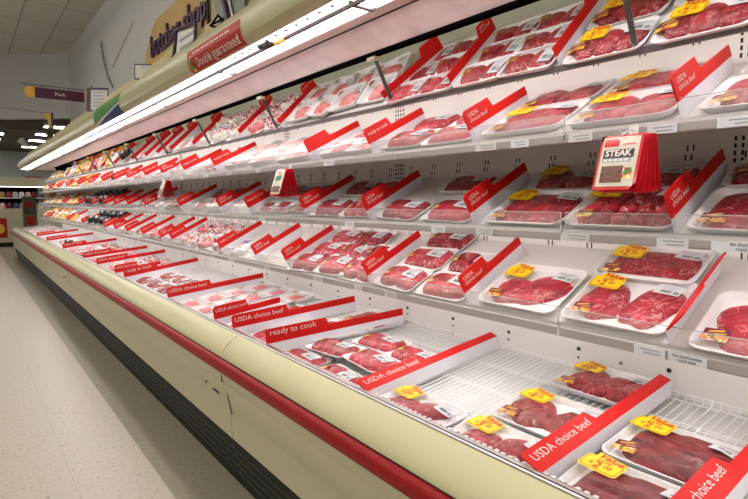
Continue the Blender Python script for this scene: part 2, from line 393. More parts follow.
    def rect(s, mb, cx, cy, w, h, m, off, nu=5, nv=4, rot=0, c=None):
        vs = []; fs = []; r = math.radians(rot); ox, oy = c or (cx, cy)
        for j in range(nv+1):
            for i in range(nu+1):
                dx, dy = cx-ox+(i/nu-.5)*w, cy-oy+(j/nv-.5)*h
                x, y = ox+dx*math.cos(r)-dy*math.sin(r), oy+dx*math.sin(r)+dy*math.cos(r)
                vs.append((x, y, s.z(x, y)+off))
        for j in range(nv):
            for i in range(nu): a = j*(nu+1)+i; fs.append((a, a+1, a+nu+2, a+nu+1))
        mb.add(vs, fs, m)
    def sticker(s, amt):
        if amt in s.stk: return s.stk[amt]
        b = MB(); w = s.ssz; h = w*.6; cx, cy = s.sp[0]*s.W, s.sp[1]*s.D; r = math.radians(-5)
        zb = max(s.z(cx+dx, cy+dy) for dx in (-w/2, 0, w/2) for dy in (-h/2, 0, h/2))*.5+s.z(cx, cy)*.5+.003
        def M(x, y, z): return Matrix.Translation((cx, cy, zb+z)) @ Matrix.Rotation(r, 4, 'Z') @ Matrix.Translation((x, y, 0))
        def oct_(w_, h_, c, z, m, t=.0006):
            P = [(-w_/2+c, -h_/2), (w_/2-c, -h_/2), (w_/2, -h_/2+c), (w_/2, h_/2-c), (w_/2-c, h_/2), (-w_/2+c, h_/2), (-w_/2, h_/2-c), (-w_/2, -h_/2+c)]
            A = [M(x, y, z-t) @ Vector((0, 0, 0)) for x, y in P]; B = [M(x, y, z) @ Vector((0, 0, 0)) for x, y in P]
            b.loops([A, B], m)
        oct_(w, h, .07*w, 0, 'sticker_yellow'); oct_(w*.92, h*.87, .06*w, .0004, 'ink_red'); oct_(w*.88, h*.80, .055*w, .0008, 'sticker_yellow')
        vs = [(-w*.30, h*.36), (w*.44, h*.36), (w*.46, h*.62), (w*.2, h*.66), (-w*.05, h*.74), (-w*.30, h*.82)]
        b.loops([[M(x, y, -.0005) @ Vector((0, 0, 0)) for x, y in vs], [M(x, y, .0009) @ Vector((0, 0, 0)) for x, y in vs]], 'sticker_yellow')
        b.text('Value', w*.30, 'ink_red', M(w*.08, h*.53, .0014) @ Matrix.Rotation(-.12, 4, 'Z'), bold=.03, shear=.2)
        b.text('SAVE', w*.17, 'ink_red', M(0, h*.20, .0014), bold=.02)
        d, c = amt.split('.')
        b.text('$', w*.18, 'ink_red', M(-w*.24, -h*.08, .0014), bold=.02)
        b.text(d, w*.36, 'ink_red', M(-w*.06 if len(d) < 2 else -w*.05, -h*.14, .0014), bold=.03)
        b.text(c, w*.20, 'ink_red', M(w*.19, -h*.07, .0014), bold=.02)
        s.stk[amt] = b.mesh('savings_sticker'); return s.stk[amt]
KINDS = {}
def kinds():
    K = KINDS
    K['brisket'] = [Kind(.315, .25, [Blob(.010, 0, .132, .100, 0, .034, 11, sq=4, wob=.03, bump=.25, ridge=.22)], 'beef_dark', nm='brisket')]
    K['chops'] = [Kind(.31, .245, [Blob(-.058, -.006, .074, .092, 25, .028, 21, wob=.2, sq=2.5), Blob(.078, .006, .066, .095, -22, .027, 23, wob=.2, sq=2.4)], 'beef_maroon', 'fat', [(60, 200), (20, 130)], ),
                  Kind(.31, .245, [Blob(-.06, .0, .062, .085, -20, .030, 25), Blob(.02, -.01, .05, .095, -28, .034, 27), Blob(.09, -.005, .05, .09, -30, .030, 29)], 'beef', 'fat', [(80, 200), (80, 220), (40, 160)])]
    K['tenderloin'] = [Kind(.33, .20, [Blob(-.07, -.015, .075, .06, 10, .026, 31, wob=.22), Blob(.04, .02, .045, .075, -50, .032, 33), Blob(.10, -.045, .055, .028, 15, .02, 34)], 'beef', 'fat', [(30, 180), (300, 359), (90, 200)])]
    K['flat'] = [Kind(.315, .245, [Blob(.0, .0, .135, .10, 0, .026, 41, sq=5, wob=.03, bump=.22)], 'beef'),
                 Kind(.315, .245, [Blob(-.06, .0, .072, .10, 8, .028, 43, sq=3, wob=.08), Blob(.07, .0, .07, .098, -5, .025, 45, sq=3, wob=.08)], 'beef')]
    K['flatb'] = [Kind(.32, .205, [Blob(.0, .0, .135, .078, 0, .026, 47, sq=4.5, wob=.03, bump=.22)], 'beef', sticker=(-.28, .18)), Kind(.32, .205, [Blob(-.068, .0, .070, .078, 4, .028, 48, sq=3, wob=.06), Blob(.068, .0, .070, .078, -3, .025, 49, sq=3, wob=.08)], 'beef')]
    K['steak'] = [Kind(.32, .27, [Blob(-.068, -.008, .070, .098, 10, .026, 51, wob=.22, sq=2.6), Blob(.074, -.004, .066, .104, -16, .028, 53, wob=.22, sq=2.4)], 'beef_bright', 'fat', [(100, 150), (150, 230)]),
                  Kind(.32, .27, [Blob(-.055, -.030, .080, .072, 22, .024, 55, wob=.18, sq=2.5), Blob(.048, .0, .080, .092, -38, .027, 56, wob=.24, sq=2.6)], 'beef_bright', 'fat', [(40, 100), (60, 190)]),
                  Kind(.32, .27, [Blob(-.0, -.004, .126, .104, 2, .026, 57, wob=.14, sq=3)], 'beef_bright')]
    R = random.Random(3); ch = [Blob(R.uniform(-.125, .125), (j-1.5)*.050+R.uniform(-.004, .004), R.uniform(.026, .034), R.uniform(.022, .027), R.uniform(0, 180), .032, 60+i+j*5, sq=2.6, wob=.18) for j in range(4) for i in range(5)]
    for i, b in enumerate(ch): b.cx = (i % 5-2)*.054+R.uniform(-.004, .004)
    K['chunks'] = [Kind(.325, .25, ch, 'beef_bright', nm='meat_chunk')]
    K['pair'] = [Kind(.27, .175, [Blob(-.058, .0, .064, .070, 4, .034, 71+i*3, wob=.1, sq=3.2), Blob(.058, .0, .064, .070, -5, .031, 72+i*3, wob=.1, sq=3.2)] if i < 2 else
                      [Blob(.0, .0, .120, .072, 1, .034, 79, wob=.06, sq=4)], ('beef_bright', 'beef', 'beef_bright')[i], brand=(-.36, .0), bsz=(.046, .044), price=(.2, .1), psz=(.085, .06), sticker=(-.2, .2), lip=.017) for i in range(3)]
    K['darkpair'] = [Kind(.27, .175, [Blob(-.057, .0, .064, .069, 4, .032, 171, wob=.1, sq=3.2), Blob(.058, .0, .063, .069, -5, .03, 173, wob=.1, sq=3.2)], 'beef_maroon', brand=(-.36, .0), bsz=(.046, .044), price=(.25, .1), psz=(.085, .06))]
    K['loin'] = [Kind(.23, .14, [Blob(-.048, .0, .053, .053, 5, .026, 81+i*5, wob=.1, sq=3), Blob(.048, .0, .052, .053, -5, .025, 82+i*5, wob=.12, sq=3)], 'beef_bright' if i else 'beef', 'fat', [(60, 150), (200, 300)], brand=(-.36, .15), bsz=(.045, .045), price=(.32, 0), psz=(.05, .075)) for i in range(2)]
    K['cutlet'] = [Kind(.255, .165, [Blob(-.07, .0, .042, .064, 12, .022, 91, wob=.06), Blob(.0, -.004, .048, .062, 0, .025, 92, wob=.05), Blob(.068, .0, .044, .064, -12, .023, 93, wob=.06)], 'beef', 'fat', [(60, 150), (60, 120), (20, 100)], brand=(-.38, -.05), price=(.34, .15), sticker=(-.22, .22), ssz=.09, lip=.018),]
    K['pork'] = [Kind(.23, .165, [Blob(-.01+i*.02, -.01, .072, .052, 10+i*20, .024, 101+i, wob=.1)], 'pork', None, None, brand=(-.33, .25), bsz=(.035, .035), price=(.30, .2), psz=(.06, .04), lip=.03) for i in range(2)]
    K['poultry'] = [Kind(.34, .20, [Blob(-.08, 0, .07, .07, 10, .045, 111), Blob(.06, 0, .08, .072, -10, .048, 113)], 'poultry', lip=.04, brand=None, price=(.28, .1))]
    K['ribs'] = [Kind(.25, .19, [Blob(-.055, .02, .05, .06, 20+i*30, .05, 121+i*4, bump=.5), Blob(.05, .02, .055, .055, -20, .045, 122+i*4, bump=.5), Blob(.0, -.045, .09, .034, 5+i*8, .05, 123+i*4, bump=.5)], ['rib_meat', 'rib_meat', ('rib_meat', 'rib_label', 'pork')[i]], film=(i == 0), brand=None, price=(.2, .2), nm='rib_piece', lip=.016) for i in range(3)]
    K['black_bag'] = [Kind(.26, .18, [Blob(-.03, .0, .09, .06, 15, .075, 131+i, bump=.5, wob=.2), Blob(.07, .02, .05, .05, -30, .06, 133+i, bump=.5, wob=.2)], 'vac_black', film=False, tray='vac_black', brand=None, price=(.1, .0), psz=(.05, .035), nm='wrapped_roast', lip=.012) for i in range(2)]
def bag_kind(cols, seed):
    class P: pass
    p = P(); p.W, p.D = .17, .20; p.stk = {}
    b = Blob(0, 0, .078, .092, 0, .045, seed, sq=5, wob=.03, bump=.2, z0=.001)
    p.parts = [('pouch', b.mb(cols[0]).mesh('pouch', True))]
    k = MB(); 
    for (cx, cy, w, h, m) in ((0, .035, .11, .05, cols[1]), (0, -.035, .10, .045, cols[2])):
        vs = []; fs = []
        for j in range(4):
            for i in range(5): x, y = cx+(i/4-.5)*w, cy+(j/3-.5)*h; vs.append((x, y, b.height(x, y)+.002))
        for j in range(3):
            for i in range(4): a = j*5+i; fs.append((a, a+1, a+6, a+5))
        k.add(vs, fs, m)
    p.parts.append(('printed_panel', k.mesh('printed_panel'))); return p
kinds()
KINDS['pouch'] = [bag_kind(c, 140+i) for i, c in enumerate((('pouch_yellow', 'pouch_red', 'pouch_white'), ('pouch_red', 'pouch_yellow', 'pouch_white'), ('pouch_white', 'pouch_blue', 'pouch_red'), ('pouch_yellow', 'pouch_green', 'pouch_red')))]
KINDS['blue_bag'] = [bag_kind(('pouch_white', 'pouch_blue', 'rib_meat'), 150)]
KINDS['tan_bag'] = [bag_kind(('poultry', 'pouch_white', 'poultry'), 152)]
PROTO = {}
def pack(kind, v, sh, y, s, label, amt=None, yaw=0., lift=0., pitch=0., roll=0., name=None, group=None):
    k = KINDS[kind][v % len(KINDS[kind])]; key = (kind, v % len(KINDS[kind]), amt)
    M = F(sh, y, s, yaw, lift+.001, pitch, roll)
    nm = name or {'pouch': 'sausage_pouch', 'blue_bag': 'meat_bag', 'tan_bag': 'meat_bag', 'black_bag': 'wrapped_roast_pack', 'poultry': 'poultry_tray', 'pork': 'pork_tray', 'ribs': 'rib_tray'}.get(kind, 'beef_tray')
    cat = 'pouch' if kind in ('pouch', 'blue_bag', 'tan_bag') else 'meat pack'
    if key not in PROTO:
        r = thing(nm, label, cat, M, group)
        parts = list(k.parts)+([('savings_sticker', k.sticker(amt))] if amt else [])
        ch = []
        for n_, me in parts:
            o = bpy.data.objects.new(n_, me); C.objects.link(o); o.parent = r; ch.append(o)
        PROTO[key] = (r, ch)
    else:
        r0, ch = PROTO[key]; r = r0.copy(); C.objects.link(r); r.name = nm; r.matrix_world = M
        for o in ch: c = o.copy(); C.objects.link(c); c.parent = r
        tag(r, label, cat)
        if 'group' in r: del r['group']
        if group: r['group'] = group
    return r
ORD = ['first', 'second', 'third', 'fourth', 'fifth', 'sixth', 'seventh', 'eighth', 'ninth', 'tenth', 'eleventh', 'twelfth', 'thirteenth', 'fourteenth', 'fifteenth', 'sixteenth', 'seventeenth', 'eighteenth', 'nineteenth', 'twentieth', 'twenty-first', 'twenty-second', 'twenty-third', 'twenty-fourth', 'twenty-fifth']
DESC = {'pair': 'wrapped red beef tray', 'darkpair': 'dark beef tray', 'loin': 'small red beef tray', 'pork': 'small pale pork tray', 'poultry': 'large white poultry tray', 'ribs': 'pink marbled rib tray',
        'black_bag': 'black wrapped roast', 'pouch': 'colourful sausage pouch', 'blue_bag': 'bluish meat bag', 'tan_bag': 'pale pink meat bag', 'flat': 'wide red beef tray', 'steak': 'wide bright steak tray', 'cutlet': 'wide chop tray', 'chops': 'two-steak beef tray', 'tenderloin': 'long red steak tray'}
def RN(n): return {1: ['single'], 2: ['front', 'back'], 3: ['front', 'middle', 'back'], 4: ['front', 'second', 'third', 'back']}[n]
def CN(n): return {1: [''], 2: ['right', 'left'], 3: ['right', 'centre', 'left'], 4: ['far right', 'right of centre', 'left of centre', 'far left']}[n]
def fill(sh, bay, y0, y1, kind, rows, cols, s0=.10, ds=.18, jit=1., seed=None, skip=(), amts={}, kinds=None, lift0=0., vs=None):
    R = random.Random(seed if seed is not None else hash((sh, bay)) % 999 if False else bay*17+len(sh)*3+int(s0*100)); w = (y1-y0-.02)/cols
    for r in range(rows):
        for c in range(cols):
            if (r, c) in skip: continue
            kd = kinds[(r*cols+c) % len(kinds)] if kinds else kind
            y = y0+.01+w*(c+.5)+R.uniform(-.008, .008)*jit; s = s0+ds*r+R.uniform(-.006, .006)*jit
            pos = (RN(rows)[r]+(' row ' if rows > 1 or cols > 1 else ' ')+CN(cols)[c]).strip().replace('single row ', '')
            lab = f"{DESC[kd]}, {pos}, {ORD[bay]} bay from right on {NAME[sh]}"
            pack(kd, (vs[(r*cols+c) % len(vs)] if vs else R.randrange(9)), sh, y, s, lab, amts.get((r, c)), yaw=R.uniform(-4, 4)*jit, lift=lift0+.002*((r+c) % 2)+(.035 if kd in ('pouch', 'tan_bag', 'black_bag') and sh != 'deck' else 0), pitch=R.uniform(0, 3)*jit+(18 if kd in ('pouch', 'tan_bag') and sh != 'deck' else 0), group=f"packs on the {NAME[sh]}")
# ------------------------------------------------------------------ dividers
def leaned(me, lean, zp):
    me.transform(Matrix.Translation((0, 0, zp)) @ Matrix.Rotation(math.radians(-lean), 4, 'Y') @ Matrix.Translation((0, 0, -zp))); return me
def divider_mesh(L, tab, front=True, blade=.05, strip=.033, tabh=.038, lean=0):
    a = MB(); a.box(-.0015, .0015, 0, L, .004, blade, 'blade'); a.box(-.02, .0, 0, L, .001, .004, 'blade')
    b = MB()
    z0, z1, z2 = blade, blade+strip, blade+strip+tabh
    if front: P = [(0, z0), (L, z0), (L, z1), (tab+.012, z1), (tab, z2), (.012, z2), (0, z2-.012)]
    else: P = [(0, z0), (L, z0), (L, z2-.01), (L-.012, z2), (L-tab, z2), (L-tab-.015, z1), (0, z1)]
    b.prism(P, -.0025, .0025, 'x', 'divider_red')
    return a.mesh('blade'), leaned(b.mesh('red_strip'), lean, z0)
DV = {'shelf': divider_mesh(.37, .15, lean=8), 'shelfr': divider_mesh(.37, .15, lean=-40), 'top': divider_mesh(.36, .10, False, .035), 'deck': divider_mesh(.71, .30, True, .055, .036, .034), 'decks': divider_mesh(.42, .20, True, .055, .034, .04), 'deckl': divider_mesh(.71, .30, True, .055, .036, .034, 72)}
def tmesh(body, sz, y, z, sp=1., lean=0, zp=.05):
    m = MB(); M = Matrix(((0, 0, 1, .0032), (1, 0, 0, y), (0, 1, 0, z), (0, 0, 0, 1))); m.text(body, sz, 'ink_white', M, bold=.0, sx=sp, align='LEFT'); return leaned(m.mesh('lettering'), lean, zp)
LT = {'shelfr': {'usda': tmesh('USDA\nchoice beef', .022, .02, .088, lean=-40)}, 'shelf': {'usda': tmesh('USDA\nchoice beef', .022, .02, .088, lean=8), 'rtc': tmesh('ready to cook', .022, .015, .092, lean=8)},
      'top': {'usda': tmesh('USDA\nchoice beef', .016, .265, .085), 'rtc': tmesh('ready to cook', .016, .262, .085)},
      'deck': {'usda': tmesh('USDA choice beef', .036, .015, .096, .98), 'rtc': tmesh('ready to cook', .040, .02, .105, 1.)},
      'deckl': {'usda': tmesh('USDA choice beef', .036, .018, .095, .98, 72, .055)},
      'decks': {'usda': tmesh('USDA choice beef', .028, .012, .102, .9), 'rtc': tmesh('ready to cook', .03, .012, .102)}}
NDV = {}
def divider(sh, y, kind=None, txt='usda', yaw=0., s=0., lab=None):
    kind = kind or {'deck': 'deck', 'S1': 'top'}.get(sh, 'shelf'); i = NDV.get(sh, 0); NDV[sh] = i+1
    name = NAME[sh]; words = 'ready to cook' if txt == 'rtc' else 'USDA choice beef'
    r = thing('shelf_divider', lab or f"red shelf divider, {ORD[min(i, 24)]} from the right end of the {name}", 'shelf divider', F(sh, y, s, yaw), f"red dividers on the {name}")
    for n_, me in (('blade', DV[kind][0]), ('red_strip', DV[kind][1])):
        o = bpy.data.objects.new(n_, me); C.objects.link(o); o.parent = r
    if txt: o = bpy.data.objects.new('lettering', LT[kind][txt]); C.objects.link(o); o.parent = r
    return r
# ------------------------------------------------------------------ the room
XL, YB = -8.5, -6.
def quad(name, vs, m, kind='structure'):
    b = MB(); b.add(vs, [tuple(range(len(vs)))], m); o = b.obj(name); o['kind'] = kind; return o
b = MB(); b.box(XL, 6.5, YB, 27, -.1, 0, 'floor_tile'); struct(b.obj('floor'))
SX, SY = -8.5, 14.8+10.7*.918                      # the slanted upper wall runs from (2.2,14.8) to here
b = MB(); b.prism([(XL, YB), (2.2, YB), (2.2, 14.8), (SX, SY)], 5.02, 5.1, 'z', 'ceiling_tile'); struct(b.obj('ceiling'))
b = MB(); b.box(2.2, 2.35, YB, 14.8, 0, 5.02, 'wall_paint'); struct(b.obj('wall_right'))
b = MB(); b.box(XL-.15, XL, YB, 27, 0, 5.02, 'wall_paint'); struct(b.obj('wall_left'))
b = MB(); b.box(XL, 2.35, YB-.15, YB, 0, 5.02, 'wall_paint'); struct(b.obj('wall_back'))
b = MB(); b.prism([(2.2, 14.8), (2.2, 15.0), (SX, SY+.2), (SX, SY)], 3.5, 5.02, 'z', 'soffit_paint'); struct(b.obj('wall_upper'))
b = MB(); b.prism([(2.2, 15.0), (6.5, 15.0), (6.5, 27), (SX, 27), (SX, SY+.2)], 3.5, 3.6, 'z', 'low_ceiling')
for k in range(6): b.box(-1+k*.0, 6, 16.1+k*1.83, 16.13+k*1.83, 3.485, 3.5, 'olive')
struct(b.obj('ceiling'))
b = MB(); b.box(SX, 6.5, 26, 26.15, 0, 3.5, 'far_wall'); struct(b.obj('wall_far'))
b = MB(); b.box(6.4, 6.5, 15, 26, 0, 3.5, 'far_wall'); b.box(2.2, 6.5, 14.9, 15, 0, 3.5, 'far_wall'); struct(b.obj('wall_side'))
def ceiling_light(x, y, z, w, l, lab, grp, frame='white_metal', lm='low_lamp'):
    r = thing('ceiling_light', lab, 'ceiling light', Matrix.Translation((x, y, z)), grp)
    b = MB(); b.box(-w/2-.03, w/2+.03, -l/2-.03, l/2+.03, -.02, 0, frame); b.obj('frame', r)
    b = MB(); b.box(-w/2, w/2, -l/2, l/2, -.035, -.02, lm); b.obj('diffuser', r)
ROWN = ['nearest', 'second nearest', 'third nearest', 'farthest']
for i, y in enumerate((16.7, 18.8, 20.8, 23.4)):
    ceiling_light(2.07, y, 3.5, .44, .34, f'white ceiling light on the dark low ceiling, {ROWN[i]}, beside the canopy end', 'lights on the dark low ceiling', 'olive')
for i, y in enumerate((19.3, 21.1, 22.9)):
    ceiling_light(.86, y, 3.5, .44, .34, f'white ceiling light on the dark low ceiling, {ROWN[i]}, at the left picture edge', 'lights on the dark low ceiling', 'olive')
for i in range(3):  # unseen lights, hung below the ceiling so that it is lit too
    for j in range(5):
        x, y = -.75-i*2.6, -4.4+j*3.66
        r = thing('unseen_light', 'unseen long white store light over the aisle, hung low to brighten the ceiling', 'ceiling light', Matrix.Translation((x, y, 4.7)), 'unseen store lights above the aisle')
        b = MB(); b.box(-.12, .12, -1.2, 1.2, -.04, .04, 'room_lamp'); b.obj('lamp_tube', r)
        for q in (-.9, .9): b = MB(); b.tube([(0, q, .04), (0, q, .32)], .006, 'wire'); b.obj('hanger', r)
for i in range(3):  # extra rows out of view, added to brighten the far wall
    for j in range(3): ceiling_light(-1.3-i*2.2, 19.5+j*2.4+i*.9, 3.5, .5, 1.2, 'white ceiling light added outside the picture to brighten the far wall', 'lights added on the low ceiling outside the picture', 'olive')
# ------------------------------------------------------------------ the refrigerated case
Y0, Y1, YC, YS = -.9, 16.6, 14.0, 14.7
case = thing('refrigerated_case', 'long beige open refrigerated meat case with red bumper and lit canopy', 'refrigerated case', Matrix.Translation((1.1, 0, 0)))
def cpart(mb, name, parent=None, smooth=False, angle=None):
    o = mb.obj(name, None, smooth, angle); o.parent = parent or case
    o.matrix_parent_inverse = Matrix.Translation((-1.1, 0, 0)) if not parent else Matrix.Translation((0, 0, 0))
    return o
seams = [Y0, 2.5, 7.35, 12.2, Y1]
up = [(1.072, .824), (1.055, .815), (1.03, .800), (1.004, .778), (.985, .752), (.975, .725), (.972, .70)]
low = [(.972, .70), (.972, .66), (.978, .605), (.985, .600), (.981, .592), (.988, .55), (1.012, .452), (1.014, .445), (1.026, .29)]
for i in range(4):
    a, c = seams[i]+.002, seams[i+1]-.002
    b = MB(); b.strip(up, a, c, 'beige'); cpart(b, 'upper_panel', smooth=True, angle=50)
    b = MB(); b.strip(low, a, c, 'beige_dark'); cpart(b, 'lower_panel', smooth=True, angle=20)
    b = MB(); kp = [(1.035, .295), (1.03, .27)]
    for k in range(5): z = .26-k*.05; x = 1.036+k*.011; kp += [(x-.004, z), (x-.006, z-.022), (x+.012, z-.026), (x+.013, z-.044)]
    kp += [(1.088, .0)]; b.strip(kp, a, c, 'kick')
    for z in (.235, .185, .135, .085): xx = 1.03+(.27-z)*.215; b.box(xx-.004, xx+.01, a, c, z-.004, z+.004, 'kick_rib_highlight')
    cpart(b, 'kick_plate')
    for s_ in (a, c): pass
b = MB(); b.box(1.12, 1.9, Y0, Y1, .0, .60, 'slot'); cpart(b, 'inner_body')
b = MB()
for i in range(1, 4): b.box(.973, .985, seams[i]-.002, seams[i]+.002, .60, .72, 'slot')
cpart(b, 'seam_gap')
bp = [(.972, .722), (.958, .722), (.948, .712), (.944, .700), (.944, .682), (.948, .668), (.958, .660), (.972, .660)]
b = MB(); b.strip(bp, Y0, Y1, 'bumper_red'); b.box(.9715, .9745, Y0, Y1, .722, .727, 'bumper_edge'); cpart(b, 'bumper', smooth=True, angle=60)
b = MB()
b.prism([(.990, .55), (.986, .55), (1.008, .435), (1.012, .435)], 2.47, 2.80, 'y', 'beige_dark')
b.prism([(.990, .55), (.9855, .55), (1.0085, .435), (1.012, .435)], 2.466, 2.469, 'y', 'slot'); b.prism([(.990, .55), (.9855, .55), (1.0085, .435), (1.012, .435)], 2.80, 2.803, 'y', 'slot'); cp = cpart(b, 'access_cover')
b = MB(); b.tube([(.985, 2.75, .53), (.995, 2.75, .53)], .008, 'slot'); cpart(b, 'latch')
b = MB(); b.box(.988, .992, 2.58, 2.66, .512, .522, 'slot'); cpart(b, 'pull_slot')
for yy in (7.5, 12.6):
    b = MB(); b.prism([(.990, .55), (.986, .55), (1.008, .435), (1.012, .435)], yy, yy+.3, 'y', 'beige_dark'); b.tube([(.975, yy+.25, .53), (.99, yy+.25, .53)], .01, 'slot'); cpart(b, 'access_cover')
b = MB(); b.strip([(1.070, .815), (1.070, .829), (1.076, .833), (1.094, .833), (1.100, .828), (1.100, .80)], Y0, Y1, 'chrome')
b.box(1.0745, 1.0765, Y0, Y1, .8325, .8345, 'slot'); cpart(b, 'top_rail', smooth=True, angle=40)
b = MB(); b.box(1.100, 1.114, Y0, Y1, .78, .806, 'grille_dark')
y = Y0
while y < Y1-.02: b.box(1.100, 1.115, y, y+.011, .80, .826, 'white_metal'); y += .022
cpart(b, 'air_grille')
b = MB(); b.box(1.0, 1.9, Y1, Y1+.05, .0, .82, 'beige'); b.box(1.0, 1.9, Y0-.05, Y0, 0, .82, 'beige')
cpart(b, 'end_panel')
# deck pan
PXD = 1.88
b = MB(); b.prism([(1.11, .745), (PXD, .84), (PXD, .70), (1.11, .62)], Y0, Y1, 'y', 'pan_grey'); cpart(b, 'deck_pan')
# back panel with slots
PX = 1.88; kx = PX/1.84
def zz(z): return 1.5+(z-1.5)*kx
b = MB(); b.box(PX, PX+.05, Y0, YS, .70, 2.17, 'panel_white'); cpart(b, 'back_panel')
b = MB(); b.box(PX, PX+.05, Y0, YS, 2.17, 2.60, 'green_back'); cpart(b, 'upper_back_panel')
b = MB(); k = -3
while .099+.33*k < 9:
    y = (.099+.33*k)*kx
    for z, r in ((.935, .008), (.902, .0045), (.868, .0045)): b.tube([(PX-.003, y, zz(z)), (PX+.002, y, zz(z))], r, 'slot', n=8)
    k += 1
b.tube([(PX-.004, .943, zz(.92)), (PX, .943, zz(.92))], .007, 'channel'); b.tube([(PX-.006, .943, zz(.92)), (PX, .943, zz(.92))], .003, 'slot')
for zc, n_, off in ((zz(1.335), 1, 0), (zz(1.668), 3, .0), (zz(1.995), 1, 0)):
    k = -6
    while .065+.166*k < 10:
        y = (.065+.166*k)*kx
        for q in range(n_):
            for dy in (-.009, .009): b.box(PX-.0015, PX+.002, y+dy-.0022+q*.006, y+dy+.0022+q*.006, zc-.010-q*.03, zc+.010-q*.03, 'slot')
        k += 1
    for yc in (-.25, .59, 2.2, 3.45, 5.8, 8.2):
        if zc > 1.5:
            for a_ in range(4):
                for q in range(5): b.box(PX-.0015, PX+.002, yc+a_*.02-.035, yc+a_*.02-.028, zc+.012-q*.022, zc+.026-q*.022, 'slot')
cpart(b, 'panel_slots')
# end walls of the display
for yy in (YS, Y0-.03):
    b = MB(); b.prism([(1.40, 1.0), (1.42, 2.0), (1.5, 2.15), (1.9, 2.15), (1.9, .8), (1.25, .8)], yy, yy+.012, 'y', 'acrylic'); cpart(b, 'end_glass_frame')
# canopy
can = MB()
shell = [(1.05, 2.187), (1.025, 2.195), (1.008, 2.215), (1.0, 2.25), (1.003, 2.29), (1.015, 2.325), (1.035, 2.352), (1.06, 2.37), (1.095, 2.38)]
can.strip(shell, Y0, YC, 'beige_canopy_shaded', 1)
can.strip([(1.235, 2.55), (1.95, 2.55), (1.95, 2.2)], Y0, YC, 'beige_canopy_shaded', 1)
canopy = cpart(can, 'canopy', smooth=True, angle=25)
b = MB(); b.prism([(1.095, 2.38), (1.10, 2.384), (1.215, 2.548), (1.235, 2.55), (1.235, 2.53), (1.12, 2.37)], Y0, YC, 'y', 'ochre_trim'); cpart(b, 'top_board')
def csub(mb, name, smooth=False, angle=None):
    o = mb.obj(name, None, smooth, angle); o.parent = canopy; o.matrix_parent_inverse = Matrix.Translation((0, 0, 0)); return o
b = MB(); b.prism([(1.05, 2.187), (1.025, 2.195), (1.0, 2.25), (1.035, 2.352), (1.10, 2.384), (1.215, 2.545), (1.95, 2.55), (1.95, 2.15), (1.5, 2.15)], YC, YC+.03, 'y', 'beige_canopy_shaded'); csub(b, 'end_cap')
b = MB(); b.box(1.05, 1.262, Y0, YC, 2.196, 2.24, 'tan'); b.box(1.205, 1.262, Y0, YC, 2.184, 2.196, 'tan'); b.box(1.107, 1.119, Y0, YC, 2.174, 2.197, 'bumper_edge')
b.box(1.262, 1.268, Y0, YC, 2.180, 2.21, 'slot'); csub(b, 'lamp_housing')
b = MB(); b.prism([(1.268, 2.196), (1.408, 2.128), (1.42, 2.128), (1.44, 2.15), (1.28, 2.22)], Y0, YC-2.4, 'y', 'liner')
b.prism([(1.268, 2.196), (1.9, 2.17), (1.9, 2.2), (1.28, 2.22)], YC-2.4, YC, 'y', 'liner'); csub(b, 'canopy_liner')
b = MB(); b.prism([(1.408, 2.116), (1.440, 2.114), (1.444, 2.15), (1.408, 2.135)], Y0, YC-2.3, 'y', 'black'); b.box(1.432, 1.88, YC-2.4, YC-2.36, 2.08, 2.2, 'black'); csub(b, 'liner_edge')
i = 0; y = Y0+.03
while y < YC-.1:
    e = min(y+1.19, YC-.03)
    b = MB(); b.box(1.130, 1.190, y, e, 2.183, 2.195, 'lamp_tube'); csub(b, 'lamp_tube')
    b = MB(); b.box(1.052, 1.105, y, e, 2.186, 2.195, 'lamp_strip')
    q = y+.04
    while q < e-.03:
        b.box(1.062, 1.078, q, q+.018, 2.183, 2.187, 'ink_grey'); q += .085
    csub(b, 'light_strip')
    b = MB(); b.box(1.115, 1.205, e+.002, e+.028, 2.176, 2.196, 'rod'); csub(b, 'lamp_holder')
    y += 1.22
b = MB(); b.box(1.10, 1.115, 2.04, 2.12, 2.168, 2.182, 'orange_clip'); b.box(1.07, 1.10, 2.13, 2.22, 2.17, 2.184, 'slot'); csub(b, 'cable_clip')
# struts holding the top shelf
b = MB(); b.tube([(1.50, Y0+.1, 2.172), (1.50, YC-2.5, 2.172)], .010, 'shelf_lamp', n=8); csub(b, 'lamp_tube')  # added tube hidden behind the liner edge, brightens top shelf and green panel
for i, y in enumerate((.77, 1.85, 2.94, 4.05, 5.12, 6.2, 7.3, 8.4, 9.5)):
    b = MB(); b.tube([(1.440, y, 2.112), (1.545, y, 1.925)], .0085, 'rod'); o = cpart(b, 'support_rod', smooth=True, angle=50)
    b = MB(); b.box(1.418, 1.446, y-.025, y+.03, 2.100, 2.134, 'beige'); cpart(b, 'rod_bracket')
